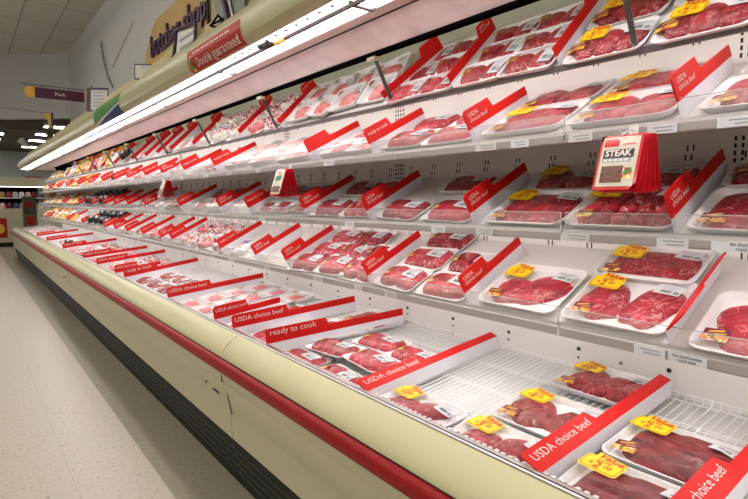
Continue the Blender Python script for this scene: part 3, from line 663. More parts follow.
# lamps under the shelves
# ------------------------------------------------------------------ shelves
secs = [-1.5, .93, 3.37, 5.81, 8.25, 10.69, 13.13, YS]
SN = ['nearest', 'second nearest', 'third nearest', 'fourth nearest', 'fifth nearest', 'sixth nearest', 'farthest']
def price_tag(par, y, z, w, lines, x=1.4475, h=.024, m='label_white'):
    b = MB(); b.box(x-.002, x, y-w/2, y+w/2, z-h/2, z+h/2, m)
    M = Matrix(((0, 0, -1, x-.0026), (-1, 0, 0, y), (0, 1, 0, z), (0, 0, 0, 1)))
    if lines: b.text('\n'.join(lines), .0125 if len(lines) > 1 else .013, 'ink_black', M, bold=.012, sx=.72)
    else:
        for k in range(2): b.box(x-.0026, x-.002, y-w*.36, y+w*(.30-.1*k), z+.003-.009*k, z+.006-.009*k, 'ink_grey')
    o = b.obj('price_tag', par); return o
TAGS = {'S4': [(.65, .082, None, 'label_white'), (.555, .092, ['thin sliced boneless', 'round steak'], 'label_white')],
        'S3': [(.605, .078, None, 'label_white'), (.44, .150, ['thin sliced boneless', 'round steak'], 'label_white'), (.88, .09, None, 'card_white')],
        'S2': [(.645, .075, None, 'label_white'), (.455, .125, None, 'label_white'), (1.09, .07, None, 'label_white'), (.875, .075, None, 'card_white')]}
R = random.Random(5)
for sh in ('S2', 'S3', 'S4', 'S1'):
    xf, zf, t, L = SH[sh]; tt = math.tan(math.radians(t))
    for i in range(7):
        a, c = secs[i]+.0015, secs[i+1]-.0015
        r = thing('shelf', f'white metal {NAME[sh]} of the meat case, {SN[i]} section', 'shelf', Matrix.Identity(4), f'sections of the {NAME[sh]}')
        xb = 1.876
        b = MB(); b.prism([(xf, zf), (xb, zf+(xb-xf)*tt), (xb, zf+(xb-xf)*tt-.022), (xf, zf-.016)], a, c, 'y', 'shelf_metal'); b.obj('shelf_panel', r)
        if sh == 'S1':
            b = MB(); b.prism([(xf-.010, zf-.018), (xf-.012, zf-.002), (xf-.004, zf+.003), (xf, zf-.002), (xf, zf-.018)], a, c, 'y', 'rail_dark'); b.obj('front_rail', r)
        else:
            zt, zb = zf+.004, {'S4': 1.080, 'S3': 1.379, 'S2': 1.673}[sh]
            b = MB(); b.strip([(xf+.004, zt-.006), (xf-.004, zt+.002), (xf-.014, zt), (xf-.016, zt-.008), (xf-.021, zt-.012), (xf-.020, zb+.004), (xf-.016, zb), (xf+.01, zb)], a, c, 'channel'); b.obj('price_channel', r, True, 30)
            b = MB(); b.box(xf-.0145, xf-.0125, a+.004, c-.004, zt-.004, zt+.050, 'acrylic'); b.box(xf-.015, xf-.012, a+.004, c-.004, zt+.050, zt+.0525, 'acrylic_edge')
            b.box(xf-.0155, xf-.0115, a+.004, a+.007, zt-.004, zt+.05, 'acrylic_edge'); b.obj('front_fence', r)
            zc = (zb+zt)/2-.005
            for (y, w, ln, m) in TAGS[sh]:
                if a < y < c: price_tag(r, y, zc, w, ln, m=m)
            if i >= 1:
                y = a+.1
                while y < c-.1 and a < 7:
                    if y < 1.2: y += .2; continue
                    price_tag(r, y, zc, R.choice((.06, .075, .09)), None, m=R.choice(('label_white', 'card_white', 'channel'))); y += R.uniform(.22, .62)
        if sh != 'S3' or False:
            pass
        if sh in ('S3', 'S4', 'S1'):
            z = {'S3': 1.402, 'S4': 1.104, 'S1': 1.944}[sh]; x = {'S1': 1.60}.get(sh, 1.535)
            b = MB(); b.tube([(x, a+.04, z), (x, c-.04, z)], .010, 'shelf_lamp', n=8); b.obj('lamp_tube', r)
# wire racks on the deck
proto = None
for i in range(8):
    y0 = -.9+i*.61; lab = f'white wire deck rack, {ORD[i]} from the near end of the bottom deck'
    if proto is None:
        proto = thing('wire_rack', lab, 'wire rack', F('deck', y0+.3, 0), 'wire racks on the bottom deck')
        b = MB()
        for k in range(25): b.tube([(-.30+k*.025, .02, -.006), (-.30+k*.025, .725, -.006), (-.30+k*.025, .728, .012)], .0022, 'wire', n=5)
        p1 = b.obj('rack_wires', proto)
        b = MB()
        for s in (.03, .2, .215, .38, .395, .56, .575, .72): b.tube([(-.302, s, -.011), (.302, s, -.011)], .003, 'wire', n=5)
        b.tube([(-.302, .728, .012), (.302, .728, .012)], .0022, 'wire', n=5); p2 = b.obj('cross_bars', proto); chs = [p1, p2]
    else:
        r = proto.copy(); C.objects.link(r); r.matrix_world = F('deck', y0+.3, 0); r['label'] = lab
        for o in chs: c_ = o.copy(); C.objects.link(c_); c_.parent = r
# ------------------------------------------------------------------ dividers
DIV = {'deck': [(.40, 'usda'), (.735, 'usda'), (1.45, 'usda'), (2.235, 'rtc'), (2.627, 'usda'), (2.886, 'usda'), (3.75, 'usda'), (5.0, 'rtc'), (5.35, 'usda'), (6.2, 'usda'), (7.0, 'usda'), (8.6, 'rtc'), (10.4, 'usda'), (11.9, 'usda')],
       'S4': [(.61, 'usda'), (1.32, 'usda'), (1.915, 'usda'), (2.69, 'usda'), (3.09, 'usda'), (3.66, 'rtc'), (4.78, 'rtc'), (5.10, 'usda'), (5.72, 'rtc'), (6.38, 'rtc'), (6.96, 'usda'), (7.5, 'rtc'), (9.15, 'usda'), (10.6, 'rtc'), (13.2, 'rtc')],
       'S3': [(.61, 'usda'), (1.30, 'usda'), (1.92, 'usda'), (2.48, 'usda'), (3.18, 'rtc'), (3.66, 'usda'), (4.53, 'rtc'), (5.59, 'usda'), (6.27, 'rtc'), (6.9, 'usda'), (7.5, 'rtc'), (8.3, 'usda'), (9.3, 'rtc'), (11.0, 'rtc')],
       'S2': [(.61, 'usda'), (1.31, 'usda'), (1.90, 'rtc'), (2.42, None), (3.73, 'rtc'), (4.39, 'rtc'), (5.0, 'usda'), (5.56, 'rtc'), (6.26, 'usda'), (6.9, 'rtc'), (7.55, 'rtc'), (8.5, 'usda'), (9.4, 'rtc'), (10.5, 'usda'), (11.6, 'rtc'), (12.8, 'usda')],
       'S1': [(1.01, 'usda'), (1.47, 'usda'), (1.88, None), (2.86, 'rtc'), (3.43, 'usda'), (4.33, 'rtc'), (4.92, 'rtc'), (5.34, 'usda'), (5.75, 'rtc'), (6.3, 'usda'), (7.16, 'rtc'), (7.9, 'usda'), (9.3, 'rtc'), (11.0, 'rtc')]}
yaws = {('deck', 2.235): -16, ('deck', 2.627): -12, ('deck', 3.75): -4, ('deck', 5.0): 9, ('S1', 1.88): -20, ('deck', 7.0): -7,  ('deck', 5.35): 3}
for sh in DIV:
    for y, t in DIV[sh]:
        divider(sh, y, txt=t, yaw=yaws.get((sh, y), 0), kind=('decks' if y in (2.886, 5.35) else 'deckl' if t == 'usda' and y < 2 else 'deck') if sh == 'deck' else 'shelfr' if (sh, y) == ('S4', .61) else None)
# ------------------------------------------------------------------ near packs
N = lambda *a, **k: pack(*a, **k)
g = 'trays with yellow savings stickers'
N('brisket', 0, 'deck', .565, .355, 'large dark red brisket tray with $2.00 sticker at lower right picture corner', '2.00')
N('brisket', 0, 'deck', .565, .085, 'dark red brisket tray half hidden by the chrome rail, sticker reads $2.00', '2.00', yaw=1)
N('chops', 0, 'deck', .925, .32, 'two-steak tray with $8.00 sticker left of the red divider tab on the deck', '8.00')
N('chops', 1, 'deck', .915, .63, 'three-steak tray with $10.00 sticker at the back of the bottom deck', '10.00')
N('tenderloin', 0, 'deck', .925, .075, 'steak tray with $5.00 sticker tucked behind the chrome rail', '5.00')
N('tenderloin', 0, 'deck', 1.275, .07, 'single steak tray with $10.00 sticker at the chrome rail', '10.00', yaw=-2)
for i, (y, s, l, v, p) in enumerate(((1.72, .05, .0, 0, 3), (2.02, .06, .0, 2, 3), (1.97, .21, .018, 1, 5), (1.70, .22, .022, 2, 6), (1.87, .40, .01, 2, 2), (1.60, .37, .012, 0, 2))):
    N('pair', v, 'deck', y, s, ('red steak tray against the chrome rail, right of ready to cook divider', 'red steak tray against the chrome rail, beside the ready to cook divider', 'red steak tray overlapping the front tray, beside ready to cook divider', 'red steak tray overlapping the front one, beside USDA choice beef divider', 'back left red steak tray of the deck bay with overlapping trays', 'back right red steak tray of the deck bay with overlapping trays')[i], yaw=(-4, 3, 6, -6, 2, -3)[i], lift=l, pitch=-p, group='red steak trays on the bottom deck')
N('steak', 0, 'S4', .785, .14, 'white two-steak tray with $2.00 sticker, in front of the flat beef tray', '2.00')
N('steak', 1, 'S4', 1.13, .14, 'white steak tray with $5.00 sticker, alone beside a red divider on lowest shelf', '5.00')
N('flatb', 0, 'S4', .80, .352, 'flat red beef tray with $2.00 sticker under the third shelf front', '2.00', lift=.004)
N('steak', 2, 'S4', .405, .12, 'white steak tray without sticker at the right picture edge on lowest shelf')
fill('S4', 2, 1.33, 1.91, 'pair', 3, 2, .075, .165, skip=((2, 0),), vs=[2, 0, 1, 2, 0, 1])
fill('S4', 3, 1.93, 2.68, 'pair', 3, 3, .075, .135, 1.6, vs=[0, 2, 1, 1, 0, 2, 0, 1, 2], skip=((2, 0),), lift0=.0)
N('flat', 0, 'S3', 1.10, .115, 'wide red beef tray with yellow sticker on third shelf, left of hanging packets', '8.00')
N('chunks', 0, 'S3', .775, .12, 'tray of red stew beef chunks under the hanging seasoning packets', '2.00')
N('flat', 0, 'S3', .43, .12, 'red beef tray at the right picture edge on the third shelf')
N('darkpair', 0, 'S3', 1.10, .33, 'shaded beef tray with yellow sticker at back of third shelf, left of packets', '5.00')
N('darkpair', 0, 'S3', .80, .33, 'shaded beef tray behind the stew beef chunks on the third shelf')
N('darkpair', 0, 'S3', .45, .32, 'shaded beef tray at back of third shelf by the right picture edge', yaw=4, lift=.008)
fill('S3', 2, 1.32, 1.91, 'pair', 1, 2, .09, vs=[2, 1])
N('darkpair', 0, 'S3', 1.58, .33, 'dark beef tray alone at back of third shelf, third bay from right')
fill('S3', 3, 1.93, 2.47, 'pair', 1, 2, .09)
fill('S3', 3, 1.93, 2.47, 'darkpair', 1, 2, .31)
fill('S3', 4, 2.49, 3.17, 'loin', 1, 3, .09); 
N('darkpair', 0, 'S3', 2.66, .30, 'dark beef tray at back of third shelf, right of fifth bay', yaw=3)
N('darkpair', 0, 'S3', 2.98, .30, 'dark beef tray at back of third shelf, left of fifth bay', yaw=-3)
N('blue_bag', 0, 'S3', 3.31, .12, 'bluish meat bag, right of sixth bay on the third shelf'); N('blue_bag', 0, 'S3', 3.52, .13, 'bluish meat bag, left of sixth bay on the third shelf')
N('flat', 1, 'S2', .795, .13, 'pale red beef tray with yellow sticker above the hanging seasoning packets', '2.00')
N('flat', 0, 'S2', 1.135, .14, 'pale red beef tray with yellow sticker beside the USDA divider on second shelf', '3.00')
N('flatb', 0, 'S2', .80, .36, 'back beef tray with yellow sticker under the top shelf strut', '2.00', lift=.002)
N('flatb', 1, 'S2', 1.15, .36, 'back beef tray without sticker on second shelf, left of stickered tray', lift=.002)
N('flat', 1, 'S2', .42, .12, 'pale beef tray at the right picture edge, front of the second shelf')
N('flatb', 1, 'S2', .40, .35, 'pale beef tray at the right picture edge, back of the second shelf')
fill('S2', 2, 1.33, 1.89, 'pair', 2, 2, .10, .185, vs=[2, 1, 0, 2])
fill('S2', 3, 1.92, 2.40, 'pork', 2, 2, .10, .18)
fill('S2', 4, 2.44, 3.70, 'poultry', 2, 3, .12, .19, 2.)
N('cutlet', 0, 'S1', .325, .06, 'front round chop tray without neighbours beyond the top right picture corner')
N('cutlet', 0, 'S1', .865, .055, 'front chop tray with yellow sticker right of the nearest strut, top shelf', '2.00')
N('cutlet', 0, 'S1', .865, .235, 'upper chop tray with yellow sticker beside the red divider tab, top shelf', '2.00')
N('cutlet', 0, 'S1', .595, .055, 'front round chop tray with yellow sticker at top right picture corner', '2.00')
N('cutlet', 0, 'S1', .595, .235, 'upper round chop tray with yellow sticker at top right picture corner', '2.00')
fill('S1', 1, 1.03, 1.46, 'loin', 3, 2, .05, .13, .6)
fill('S1', 2, 1.49, 1.87, 'loin', 3, 2, .05, .13, .6)
fill('S1', 3, 1.93, 2.84, 'pork', 2, 4, .10, .17, 4., lift0=.012)
fill('S1', 4, 2.88, 3.42, 'ribs', 2, 2, .09, .18, 2., vs=[0, 2, 1, 0]); fill('S1', 5, 3.45, 4.32, 'ribs', 2, 3, .09, .18, 2., vs=[1, 1, 1, 0, 1, 1])
fill('S1', 6, 4.35, 4.91, 'pork', 1, 2, .09, vs=[0, 1]); fill('S1', 7, 4.94, 5.33, 'loin', 1, 1, .09); fill('S1', 9, 5.77, 6.29, 'loin', 1, 2, .10, kinds=['loin', 'pork'])
fill('S1', 10, 6.33, 7.14, 'black_bag', 1, 2, .12, kinds=['loin', 'black_bag'])
for bay, a, c, kk in ((11, 7.2, 7.9, ['tan_bag', 'pouch', 'pouch']), (12, 7.95, 8.8, ['pouch', 'tan_bag']), (13, 8.85, 9.85, ['pouch']), (14, 9.95, 10.95, ['pouch']), (15, 11.05, 12.2, ['pouch']), (16, 12.3, 13.5, ['pouch'])):
    fill('S1', bay, a, c, None, 2, 3 if bay < 13 else 4, .11, .18, 2., kinds=kk)
# second shelf, farther bays
fill('S2', 5, 3.76, 4.38, 'ribs', 2, 2, .10, .19, 2., vs=[0, 1, 0, 2], kinds=['ribs', 'pork']); fill('S2', 6, 4.42, 4.99, 'ribs', 1, 2, .11, vs=[1, 0]); fill('S2', 7, 5.03, 5.55, 'pork', 1, 2, .11)
fill('S2', 8, 5.59, 6.25, 'tan_bag', 1, 2, .11, kinds=['tan_bag', 'ribs']); fill('S2', 9, 6.3, 6.88, 'pork', 1, 2, .11); fill('S2', 10, 6.95, 7.5, 'black_bag', 1, 1, .11)
fill('S2', 11, 7.6, 8.45, 'tan_bag', 1, 3, .12); fill('S2', 12, 8.55, 9.35, 'pouch', 1, 2, .12, kinds=['tan_bag', 'pouch'])
for bay, a, c in ((13, 9.45, 10.45), (14, 10.55, 11.55), (15, 11.65, 12.75), (16, 12.85, 14.5)): fill('S2', bay, a, c, 'pouch', 2, 4, .11, .18, 2.)
# third shelf, farther bays
fill('S3', 6, 3.70, 4.50, 'ribs', 2, 2, .10, .19, 2., kinds=['ribs', 'pork', 'darkpair', 'darkpair']); fill('S3', 7, 4.56, 5.56, 'pork', 1, 3, .11, kinds=['ribs', 'pork', 'blue_bag']); fill('S3', 8, 5.62, 6.25, 'loin', 1, 2, .11)
fill('S3', 9, 6.3, 6.88, 'pork', 1, 2, .11); fill('S3', 10, 6.95, 7.48, 'loin', 1, 2, .11); fill('S3', 11, 7.55, 8.28, 'black_bag', 2, 2, .11, .19, 2.); fill('S3', 12, 8.35, 9.28, 'black_bag', 2, 3, .11, .19, 2.)
fill('S3', 13, 9.35, 10.38, 'black_bag', 1, 3, .11, kinds=['black_bag', 'ribs', 'pouch']); fill('S3', 14, 10.45, 11.55, 'pouch', 2, 4, .11, .18, 2.)
fill('S3', 15, 11.65, 12.9, 'pouch', 2, 4, .11, .18, 2.); fill('S3', 16, 13., 14.5, 'pouch', 2, 4, .11, .18, 2.)
# lowest shelf, farther bays
N('blue_bag', 0, 'S4', 3.50, .10, 'bluish meat bag at left front of the lowest shelf, sixth bay from right', yaw=15)
fill('S4', 6, 3.70, 4.76, 'ribs', 2, 4, .10, .19, 2.5, vs=[0, 2, 0, 0, 2, 0, 0, 2]); fill('S4', 7, 4.80, 5.08, 'pork', 1, 1, .11); fill('S4', 8, 5.13, 5.70, 'ribs', 1, 2, .11, vs=[0, 2])
fill('S4', 9, 5.75, 6.36, 'loin', 1, 2, .10); fill('S4', 10, 6.42, 6.94, 'pork', 1, 2, .10); fill('S4', 11, 7., 7.48, 'loin', 1, 1, .10)
fill('S4', 12, 7.55, 9.12, 'black_bag', 2, 4, .11, .19, 2.5); fill('S4', 13, 9.2, 9.84, 'tan_bag', 1, 2, .11); fill('S4', 14, 9.9, 11.3, 'pouch', 1, 3, .11, kinds=['tan_bag', 'pouch'])
fill('S4', 15, 11.4, 12.38, 'pouch', 2, 4, .11, .18, 2.); fill('S4', 16, 12.45, 13.48, 'pouch', 2, 4, .11, .18, 2.); fill('S4', 17, 13.55, 14.6, 'pouch', 2, 4, .11, .18, 2.)
# deck, farther bays
N('flat', 0, 'deck', 2.27, .36, 'pale red beef tray, middle of the deck bay behind ready to cook divider', yaw=-14); N('pair', 2, 'deck', 2.42, .10, 'pale red tray at the rail, left of the ready to cook tab', yaw=-12)
N('flat', 1, 'deck', 2.20, .60, 'pale red beef tray at the back of the deck, behind ready to cook divider', lift=.004)
fill('deck', 5, 2.89, 3.68, 'pork', 4, 3, .10, .17, .6)
fill('deck', 4, 2.61, 2.87, 'loin', 3, 1, .11, .17, 1.)
fill('deck', 6, 3.73, 4.95, 'darkpair', 2, 4, .14, .19, 2.); fill('deck', 8, 5.38, 6.15, 'ribs', 3, 3, .12, .2, 2., vs=[0, 2]); fill('deck', 9, 6.25, 6.95, 'ribs', 3, 2, .12, .2, 2., vs=[0, 2])
fill('deck', 10, 7.05, 8.5, 'ribs', 3, 4, .12, .2, 2., vs=[0, 2]); fill('deck', 11, 8.7, 10.3, 'black_bag', 1, 4, .22, kinds=['black_bag', 'ribs'], seed=4); fill('deck', 12, 10.5, 11.8, 'tan_bag', 1, 3, .2)
fill('deck', 13, 12., 16.4, 'tan_bag', 3, 4, .13, .22, 2.); fill('deck', 14, 12.5, 16., 'pouch', 1, 3, .05, kinds=['blue_bag', 'tan_bag'])
# ------------------------------------------------------------------ hanging seasoning packets
def packet_mesh(front, back=False):
    W, H = .115, .152; b = MB(); n = 8; vs = []; fs = []
    for side in (1, -1):
        for j in range(n+1):
            for i in range(n+1):
                u, v = i/n*2-1, j/n*2-1; th = .0035*(1-u**4)*(1-v**4)
                vs.append((u*W/2, -side*th, -H/2+v*H/2-.006))
    k = (n+1)**2
    for s_ in range(2):
        for j in range(n):
            for i in range(n):
                a = s_*k+j*(n+1)+i; fs.append((a, a+1, a+n+2, a+n+1) if s_ == 0 else (a, a+n+1, a+n+2, a+1))
    b.add(vs, fs, 'packet_red'); body = b.mesh('pouch', True)
    l = MB()
    def q(x0, x1, z0, z1, m, o=.0002):
        vs = []; fs = []
        for j in range(7):
            for i in range(7):
                x, z = x0+(x1-x0)*i/6, z0+(z1-z0)*j/6; u, v = x/(W/2), (z+.006+H/2)/(H/2)
                vs.append((x, -.0035*max(0, 1-u**4)*max(0, 1-v**4)-.0006-o, z))
        for j in range(6):
            for i in range(6): a = j*7+i; fs.append((a, a+1, a+8, a+7))
        l.add(vs, fs, m)
    if back:
        q(-.044, .044, -.145, -.015, 'banner_red'); q(-.040, .040, -.142, -.100, 'packet_brown', .0005); q(-.03, .03, -.06, -.045, 'label_gold' if front != 'steak' else 'banner_red_top', .0005)
        return body, l.mesh('printed_label')
    q(-.050, .050, -.150, -.012, 'packet_cream')
    mm = Matrix(((1, 0, 0, 0), (0, 0, -1, -.0050), (0, 1, 0, 0), (0, 0, 0, 1)))
    if front == 'steak':
        q(-.046, -.004, -.040, -.020, 'packet_red', .0005); q(-.040, -.010, -.033, -.018, 'packet_red', .0007)
        q(-.042, .040, -.072, -.048, 'ink_black', .0005); q(-.042, .036, -.084, -.072, 'ink_grey', .0005)
        l.text('STEAK', .024, 'ink_white', Matrix.Translation((-.001, -.0012, -.060)) @ mm, bold=.03, sx=1.0)
        for k in range(5): q(-.038+k*.014, -.028+k*.014, -.081, -.075, 'ink_white', .0009)
        q(-.040, .020, -.140, -.094, 'packet_brown', .0005); q(.020, .044, -.130, -.100, 'veg_picture', .0006)
        q(.006, .040, -.036, -.033, 'ink_red', .0005)
    elif front == 'green':
        q(-.02, .02, -.035, -.02, 'packet_red', .0005); q(-.03, .035, -.075, -.045, 'packet_green', .0005); q(-.045, .045, -.14, -.105, 'packet_brown', .0005)
    else:
        q(-.04, .04, -.145, -.085, 'packet_brown', .0005); q(-.035, .03, -.06, -.035, 'ink_grey', .0005)
    return body, l.mesh('printed_label')
PKI = 0
def cluster(y, n, front, lab, grp, x=1.40, z=1.678, a0=18, a1=-16):
    body, lb = packet_mesh(front); lb2 = packet_mesh(front, True)[1]
    h = thing('hanging_hook', f'thin wire hook under the second shelf holding {grp}', 'hook', Matrix.Translation((x, y, z)))
    b = MB(); b.tube([(.052, 0, .012), (.02, 0, .010), (-.015, 0, -.004), (-.022, 0, .004)], .0016, 'wire', n=6); b.obj('wire', h)
    b = MB(); b.box(.044, .050, -.012, .012, .0, .024, 'white_metal'); b.obj('clip', h)
    for i in range(n):
        ang = math.radians(a0+(a1-a0)*i/(n-1))
        M = Matrix.Translation((x-.006+.005*i, y-.003*i, z+.002)) @ Matrix.Rotation(-math.pi/2, 4, 'Z') @ Matrix.Rotation(-ang, 4, 'X')
        r = thing('seasoning_packet', lab[0] if i == 0 else f'{lab[1]}, {ORD[i]} from the front', 'seasoning packet', M, grp)
        for nm, me in (('pouch', body), ('printed_label', lb if i == 0 else lb2)): o = bpy.data.objects.new(nm, me); C.objects.link(o); o.parent = r
cluster(.718, 6, 'steak', ('red STEAK seasoning packet with cream front, foremost of the right hanging bunch', 'red seasoning packet in right hanging bunch'), 'red steak seasoning packets')
cluster(2.62, 6, 'green', ('cream and green seasoning packet, foremost of the middle hanging bunch', 'red edged seasoning packet in middle hanging bunch'), 'green lettered seasoning packets')
cluster(4.75, 6, 'brown', ('pale seasoning packet, foremost of the far hanging bunch on second shelf', 'dark red seasoning packet in far hanging bunch'), 'dark red seasoning packets')
# ------------------------------------------------------------------ canopy signs
def arc_pts(): 
    P = shell[:]; L = [0]
    for i in range(1, len(P)): L.append(L[-1]+math.hypot(P[i][0]-P[i-1][0], P[i][1]-P[i-1][1]))
    return P, L
AP, AL = arc_pts()
def on_arc(s, off):
    s = min(max(s, 0), AL[-1]-1e-6)
    for i in range(1, len(AP)):
        if s <= AL[i]:
            t = (s-AL[i-1])/(AL[i]-AL[i-1]); a, c = AP[i-1], AP[i]; dx, dz = c[0]-a[0], c[1]-a[1]; l = math.hypot(dx, dz)
            return a[0]+dx*t-dz/l*off, a[1]+dz*t+dx/l*off
def arc_patch(b, ya, yb, s0, s1, m, off=.0015, s0b=None, s1b=None):
    n = 10; ny = 8; vs = []; fs = []
    for j in range(ny+1):
        f = j/ny; y = ya+(yb-ya)*f; A = s0+((s0b if s0b is not None else s0)-s0)*f; B = s1+((s1b if s1b is not None else s1)-s1)*f
        for i in range(n+1): x, z = on_arc(A+(B-A)*i/n, off); vs.append((x, y, z))
    for j in range(ny):
        for i in range(n): fs.append((j*(n+1)+i, j*(n+1)+i+1, (j+1)*(n+1)+i+1, (j+1)*(n+1)+i))
    b.add(vs, fs, m)
def arc_text(b, body, size, yc, sc, m, off=.0065, bold=.01, sx=1.):
    vs, fs = text_geo(body, 'CENTER', bold, 0); V = []
    for x, y in vs: X, Z = on_arc(sc+y*size, off); V.append((X, yc-x*size*sx, Z))
    b.add(V, fs, m)
t = thing('banner_sign', 'curved red canopy banner reading Double guaranteed', 'sign', Matrix.Identity(4))
b = MB(); arc_patch(b, 2.24, 2.93, .012, .125, 'banner_red'); arc_patch(b, 2.24, 2.93, .088, .130, 'banner_red_top', .0022); b.obj('banner', t)
b = MB(); arc_text(b, 'Double guaranteed.', .060, 2.53, .052, 'ink_white', bold=.0, sx=1.15); [arc_patch(b, 2.36+k*.062, 2.36+k*.062+.05, .104, .111, 'fat', .004) for k in range(8)]; b.obj('lettering', t)
b = MB()
for k, (m_, rr, of) in enumerate((('label_gold', .042, .003), ('sign_green', .030, .004))):
    vs = [(*on_arc(.06+rr*math.sin(a), of), 2.875+rr*math.cos(a)*.8) for a in [i*math.pi/12 for i in range(24)]]
    b.add([(v[0], v[2], v[1]) for v in vs], [tuple(range(24))], m_)
b.obj('emblem', t)
t = thing('canopy_decal', 'green and blue striped panel wrapped on the beige canopy', 'sign', Matrix.Identity(4))
b = MB(); arc_patch(b, 4.50, 5.50, .10, AL[-1], 'sign_green', .002, s0b=.035); b.obj('green_stripe', t)
b = MB(); arc_patch(b, 4.50, 5.50, .005, .094, 'sign_blue', .002, s1b=.010); b.obj('blue_stripe', t)
b = MB(); arc_patch(b, 4.50, 5.50, .092, .102, 'card_white', .0025, s0b=.018, s1b=.036); b.obj('white_line', t)
def sign_card(y, x, z, w, h, lab, purple_side=True, lines=5, lean=8, yaw=55):
    M = Matrix.Translation((x, y, z)) @ Matrix.Rotation(math.radians(yaw), 4, 'Z') @ Matrix(((0, 0, -1, 0), (-1, 0, 0, 0), (0, 1, 0, 0), (0, 0, 0, 1))) @ Matrix.Rotation(math.radians(-lean), 4, 'X')
    t = thing('sign_holder', lab, 'sign', M)
    b = MB(); b.box(-w/2, w/2, 0, h, -.008, 0, 'purple'); b.obj('frame', t)
    b = MB(); b.box(-w*.30 if purple_side else -w*.44, w*.46, h*.06, h*.90, .0, .003, 'card_white'); c = b.obj('card', t)
    b = MB()
    for k in range(lines): b.box(-w*.2, w*(.34-.08*(k % 2)), h*(.78-.14*k), h*(.80-.14*k)+h*.02, .003, .0045, 'ink_grey')
    b.obj('printed_lines', c)
    return t
BOARD = [(4.02, 2.37), (3.965, 2.435), (3.562, 2.591), (3.17, 2.545), (3.20, 2.36)]
CARD = [(3.492, 2.56), (3.199, 2.52), (3.232, 2.40), (3.535, 2.42)]
PURP = [((3.524, 2.574), (3.599, 2.441)), ((3.599, 2.441), (3.68, 2.425)), ((3.582, 2.592), (3.18, 2.545)), ((3.565, 2.562), (3.715, 2.537)), ((3.715, 2.537), (3.83, 2.53)), ((3.18, 2.545), (3.21, 2.40))]
t = thing('sign_stand', 'beige trapezoid sign board with purple outline on canopy before butcher shop sign', 'sign', Matrix.Identity(4))
b = MB(); b.prism(BOARD, 1.15, 1.165, 'x', 'ochre_trim'); b.obj('board', t)
b = MB()
for p, q in PURP: b.tube([(1.143, *p), (1.143, *q)], .011, 'purple', n=6)
b.obj('outline', t)
b = MB(); b.prism(CARD, 1.138, 1.146, 'x', 'card_white'); c = b.obj('card', t)
b = MB()
for k in range(3):
    y0, z0 = CARD[0][0]-.04, CARD[0][1]-.05-.05*k
    b.prism([(y0, z0), (y0-.25, z0-.005), (y0-.25, z0-.02), (y0, z0-.015)], 1.134, 1.138, 'x', 'ink_grey')
b.obj('printed_lines', c)
sign_card(6.22, 1.17, 2.43, .22, .25, 'white price card in purple holder on canopy beside the Pork sign', lean=6)
t = sign_card(4.42, 1.17, 2.44, .15, .12, 'small dark framed card on the canopy between the two larger card signs', False, 2, 5)
# Pork blade sign and its post
t = thing('hanging_sign', 'purple sign with orange rounded end reading Pork, hung on a wire arm', 'sign', Matrix.Translation((1.22, 7.2, 2.5)))
b = MB(); b.box(-.50, .0, -.006, .006, .17, .285, 'purple_sign'); b.obj('board', t)
b = MB(); P = [(-.50, .17), (-.50, .285)]+[(-.56-.04*math.sin(a), .2275+.0575*math.cos(a)) for a in [math.pi*i/10 for i in range(11)]]; b.prism(P, -.0065, .0065, 'y', 'gold_sign'); b.obj('end_cap', t)
b = MB(); b.text('Pork', .055, 'ink_white', Matrix.Translation((-.25, -.0075, .228)) @ Matrix.Rotation(math.pi/2, 4, 'X')); b.obj('lettering', t)
b = MB(); b.tube([(-.62, 0, .31), (.06, 0, .31)], .004, 'slot'); b.obj('arm', t)
b = MB(); b.prism([(.0, .0), (.09, .0), (.06, .30), (.03, .36), (.0, .30)], -.01, .01, 'y', 'ochre_trim'); b.tube([(.03, -.012, .30), (.09, -.012, .37)], .006, 'purple'); b.obj('post', t)
t = thing('hanging_sign', 'far sign arm with small yellow bracket seen edge-on above canopy end', 'sign', Matrix.Translation((1.2, 10.2, 2.5)))
b = MB(); b.tube([(-.62, 0, .45), (.04, 0, .42)], .004, 'slot'); b.obj('arm', t)
b = MB(); b.box(-.02, .03, -.01, .01, .0, .42, 'ochre_trim'); b.box(-.06, .0, -.012, .012, .32, .42, 'gold_sign'); b.box(.03, .06, -.01, .01, .1, .44, 'purple'); b.obj('post', t)
t = thing('plant_decoration', 'dark green plant-like decoration at the foot of the far sign arm', 'decoration', Matrix.Translation((1.17, 9.9, 2.46)))
b = MB(); R2 = random.Random(2)
for k in range(26):
    a = R2.uniform(0, 6.28); r_ = R2.uniform(.03, .10); z = R2.uniform(.02, .2)
    b.tube([(0, 0, z*.3), (r_*.5*math.cos(a), r_*.5*math.sin(a), z), (r_*math.cos(a), r_*math.sin(a), z+R2.uniform(-.03, .06))], [.006, .014, .003], 'dark_green', n=5)
b.obj('foliage', t)
t = thing('spotlight', 'dark metal lamp bracket at the far end of the canopy', 'lamp', Matrix.Translation((1.15, 12.9, 2.50)))
b = MB(); b.tube([(0, 0, 0), (0, 0, .16), (-.05, .05, .24)], .012, 'rod'); b.obj('arm', t)
b = MB(); b.tube([(-.03, 0, .10), (-.12, -.06, .18), (-.16, -.08, .22)], [.03, .06, .065], 'far_wall', n=12); b.obj('lamp_shade', t)
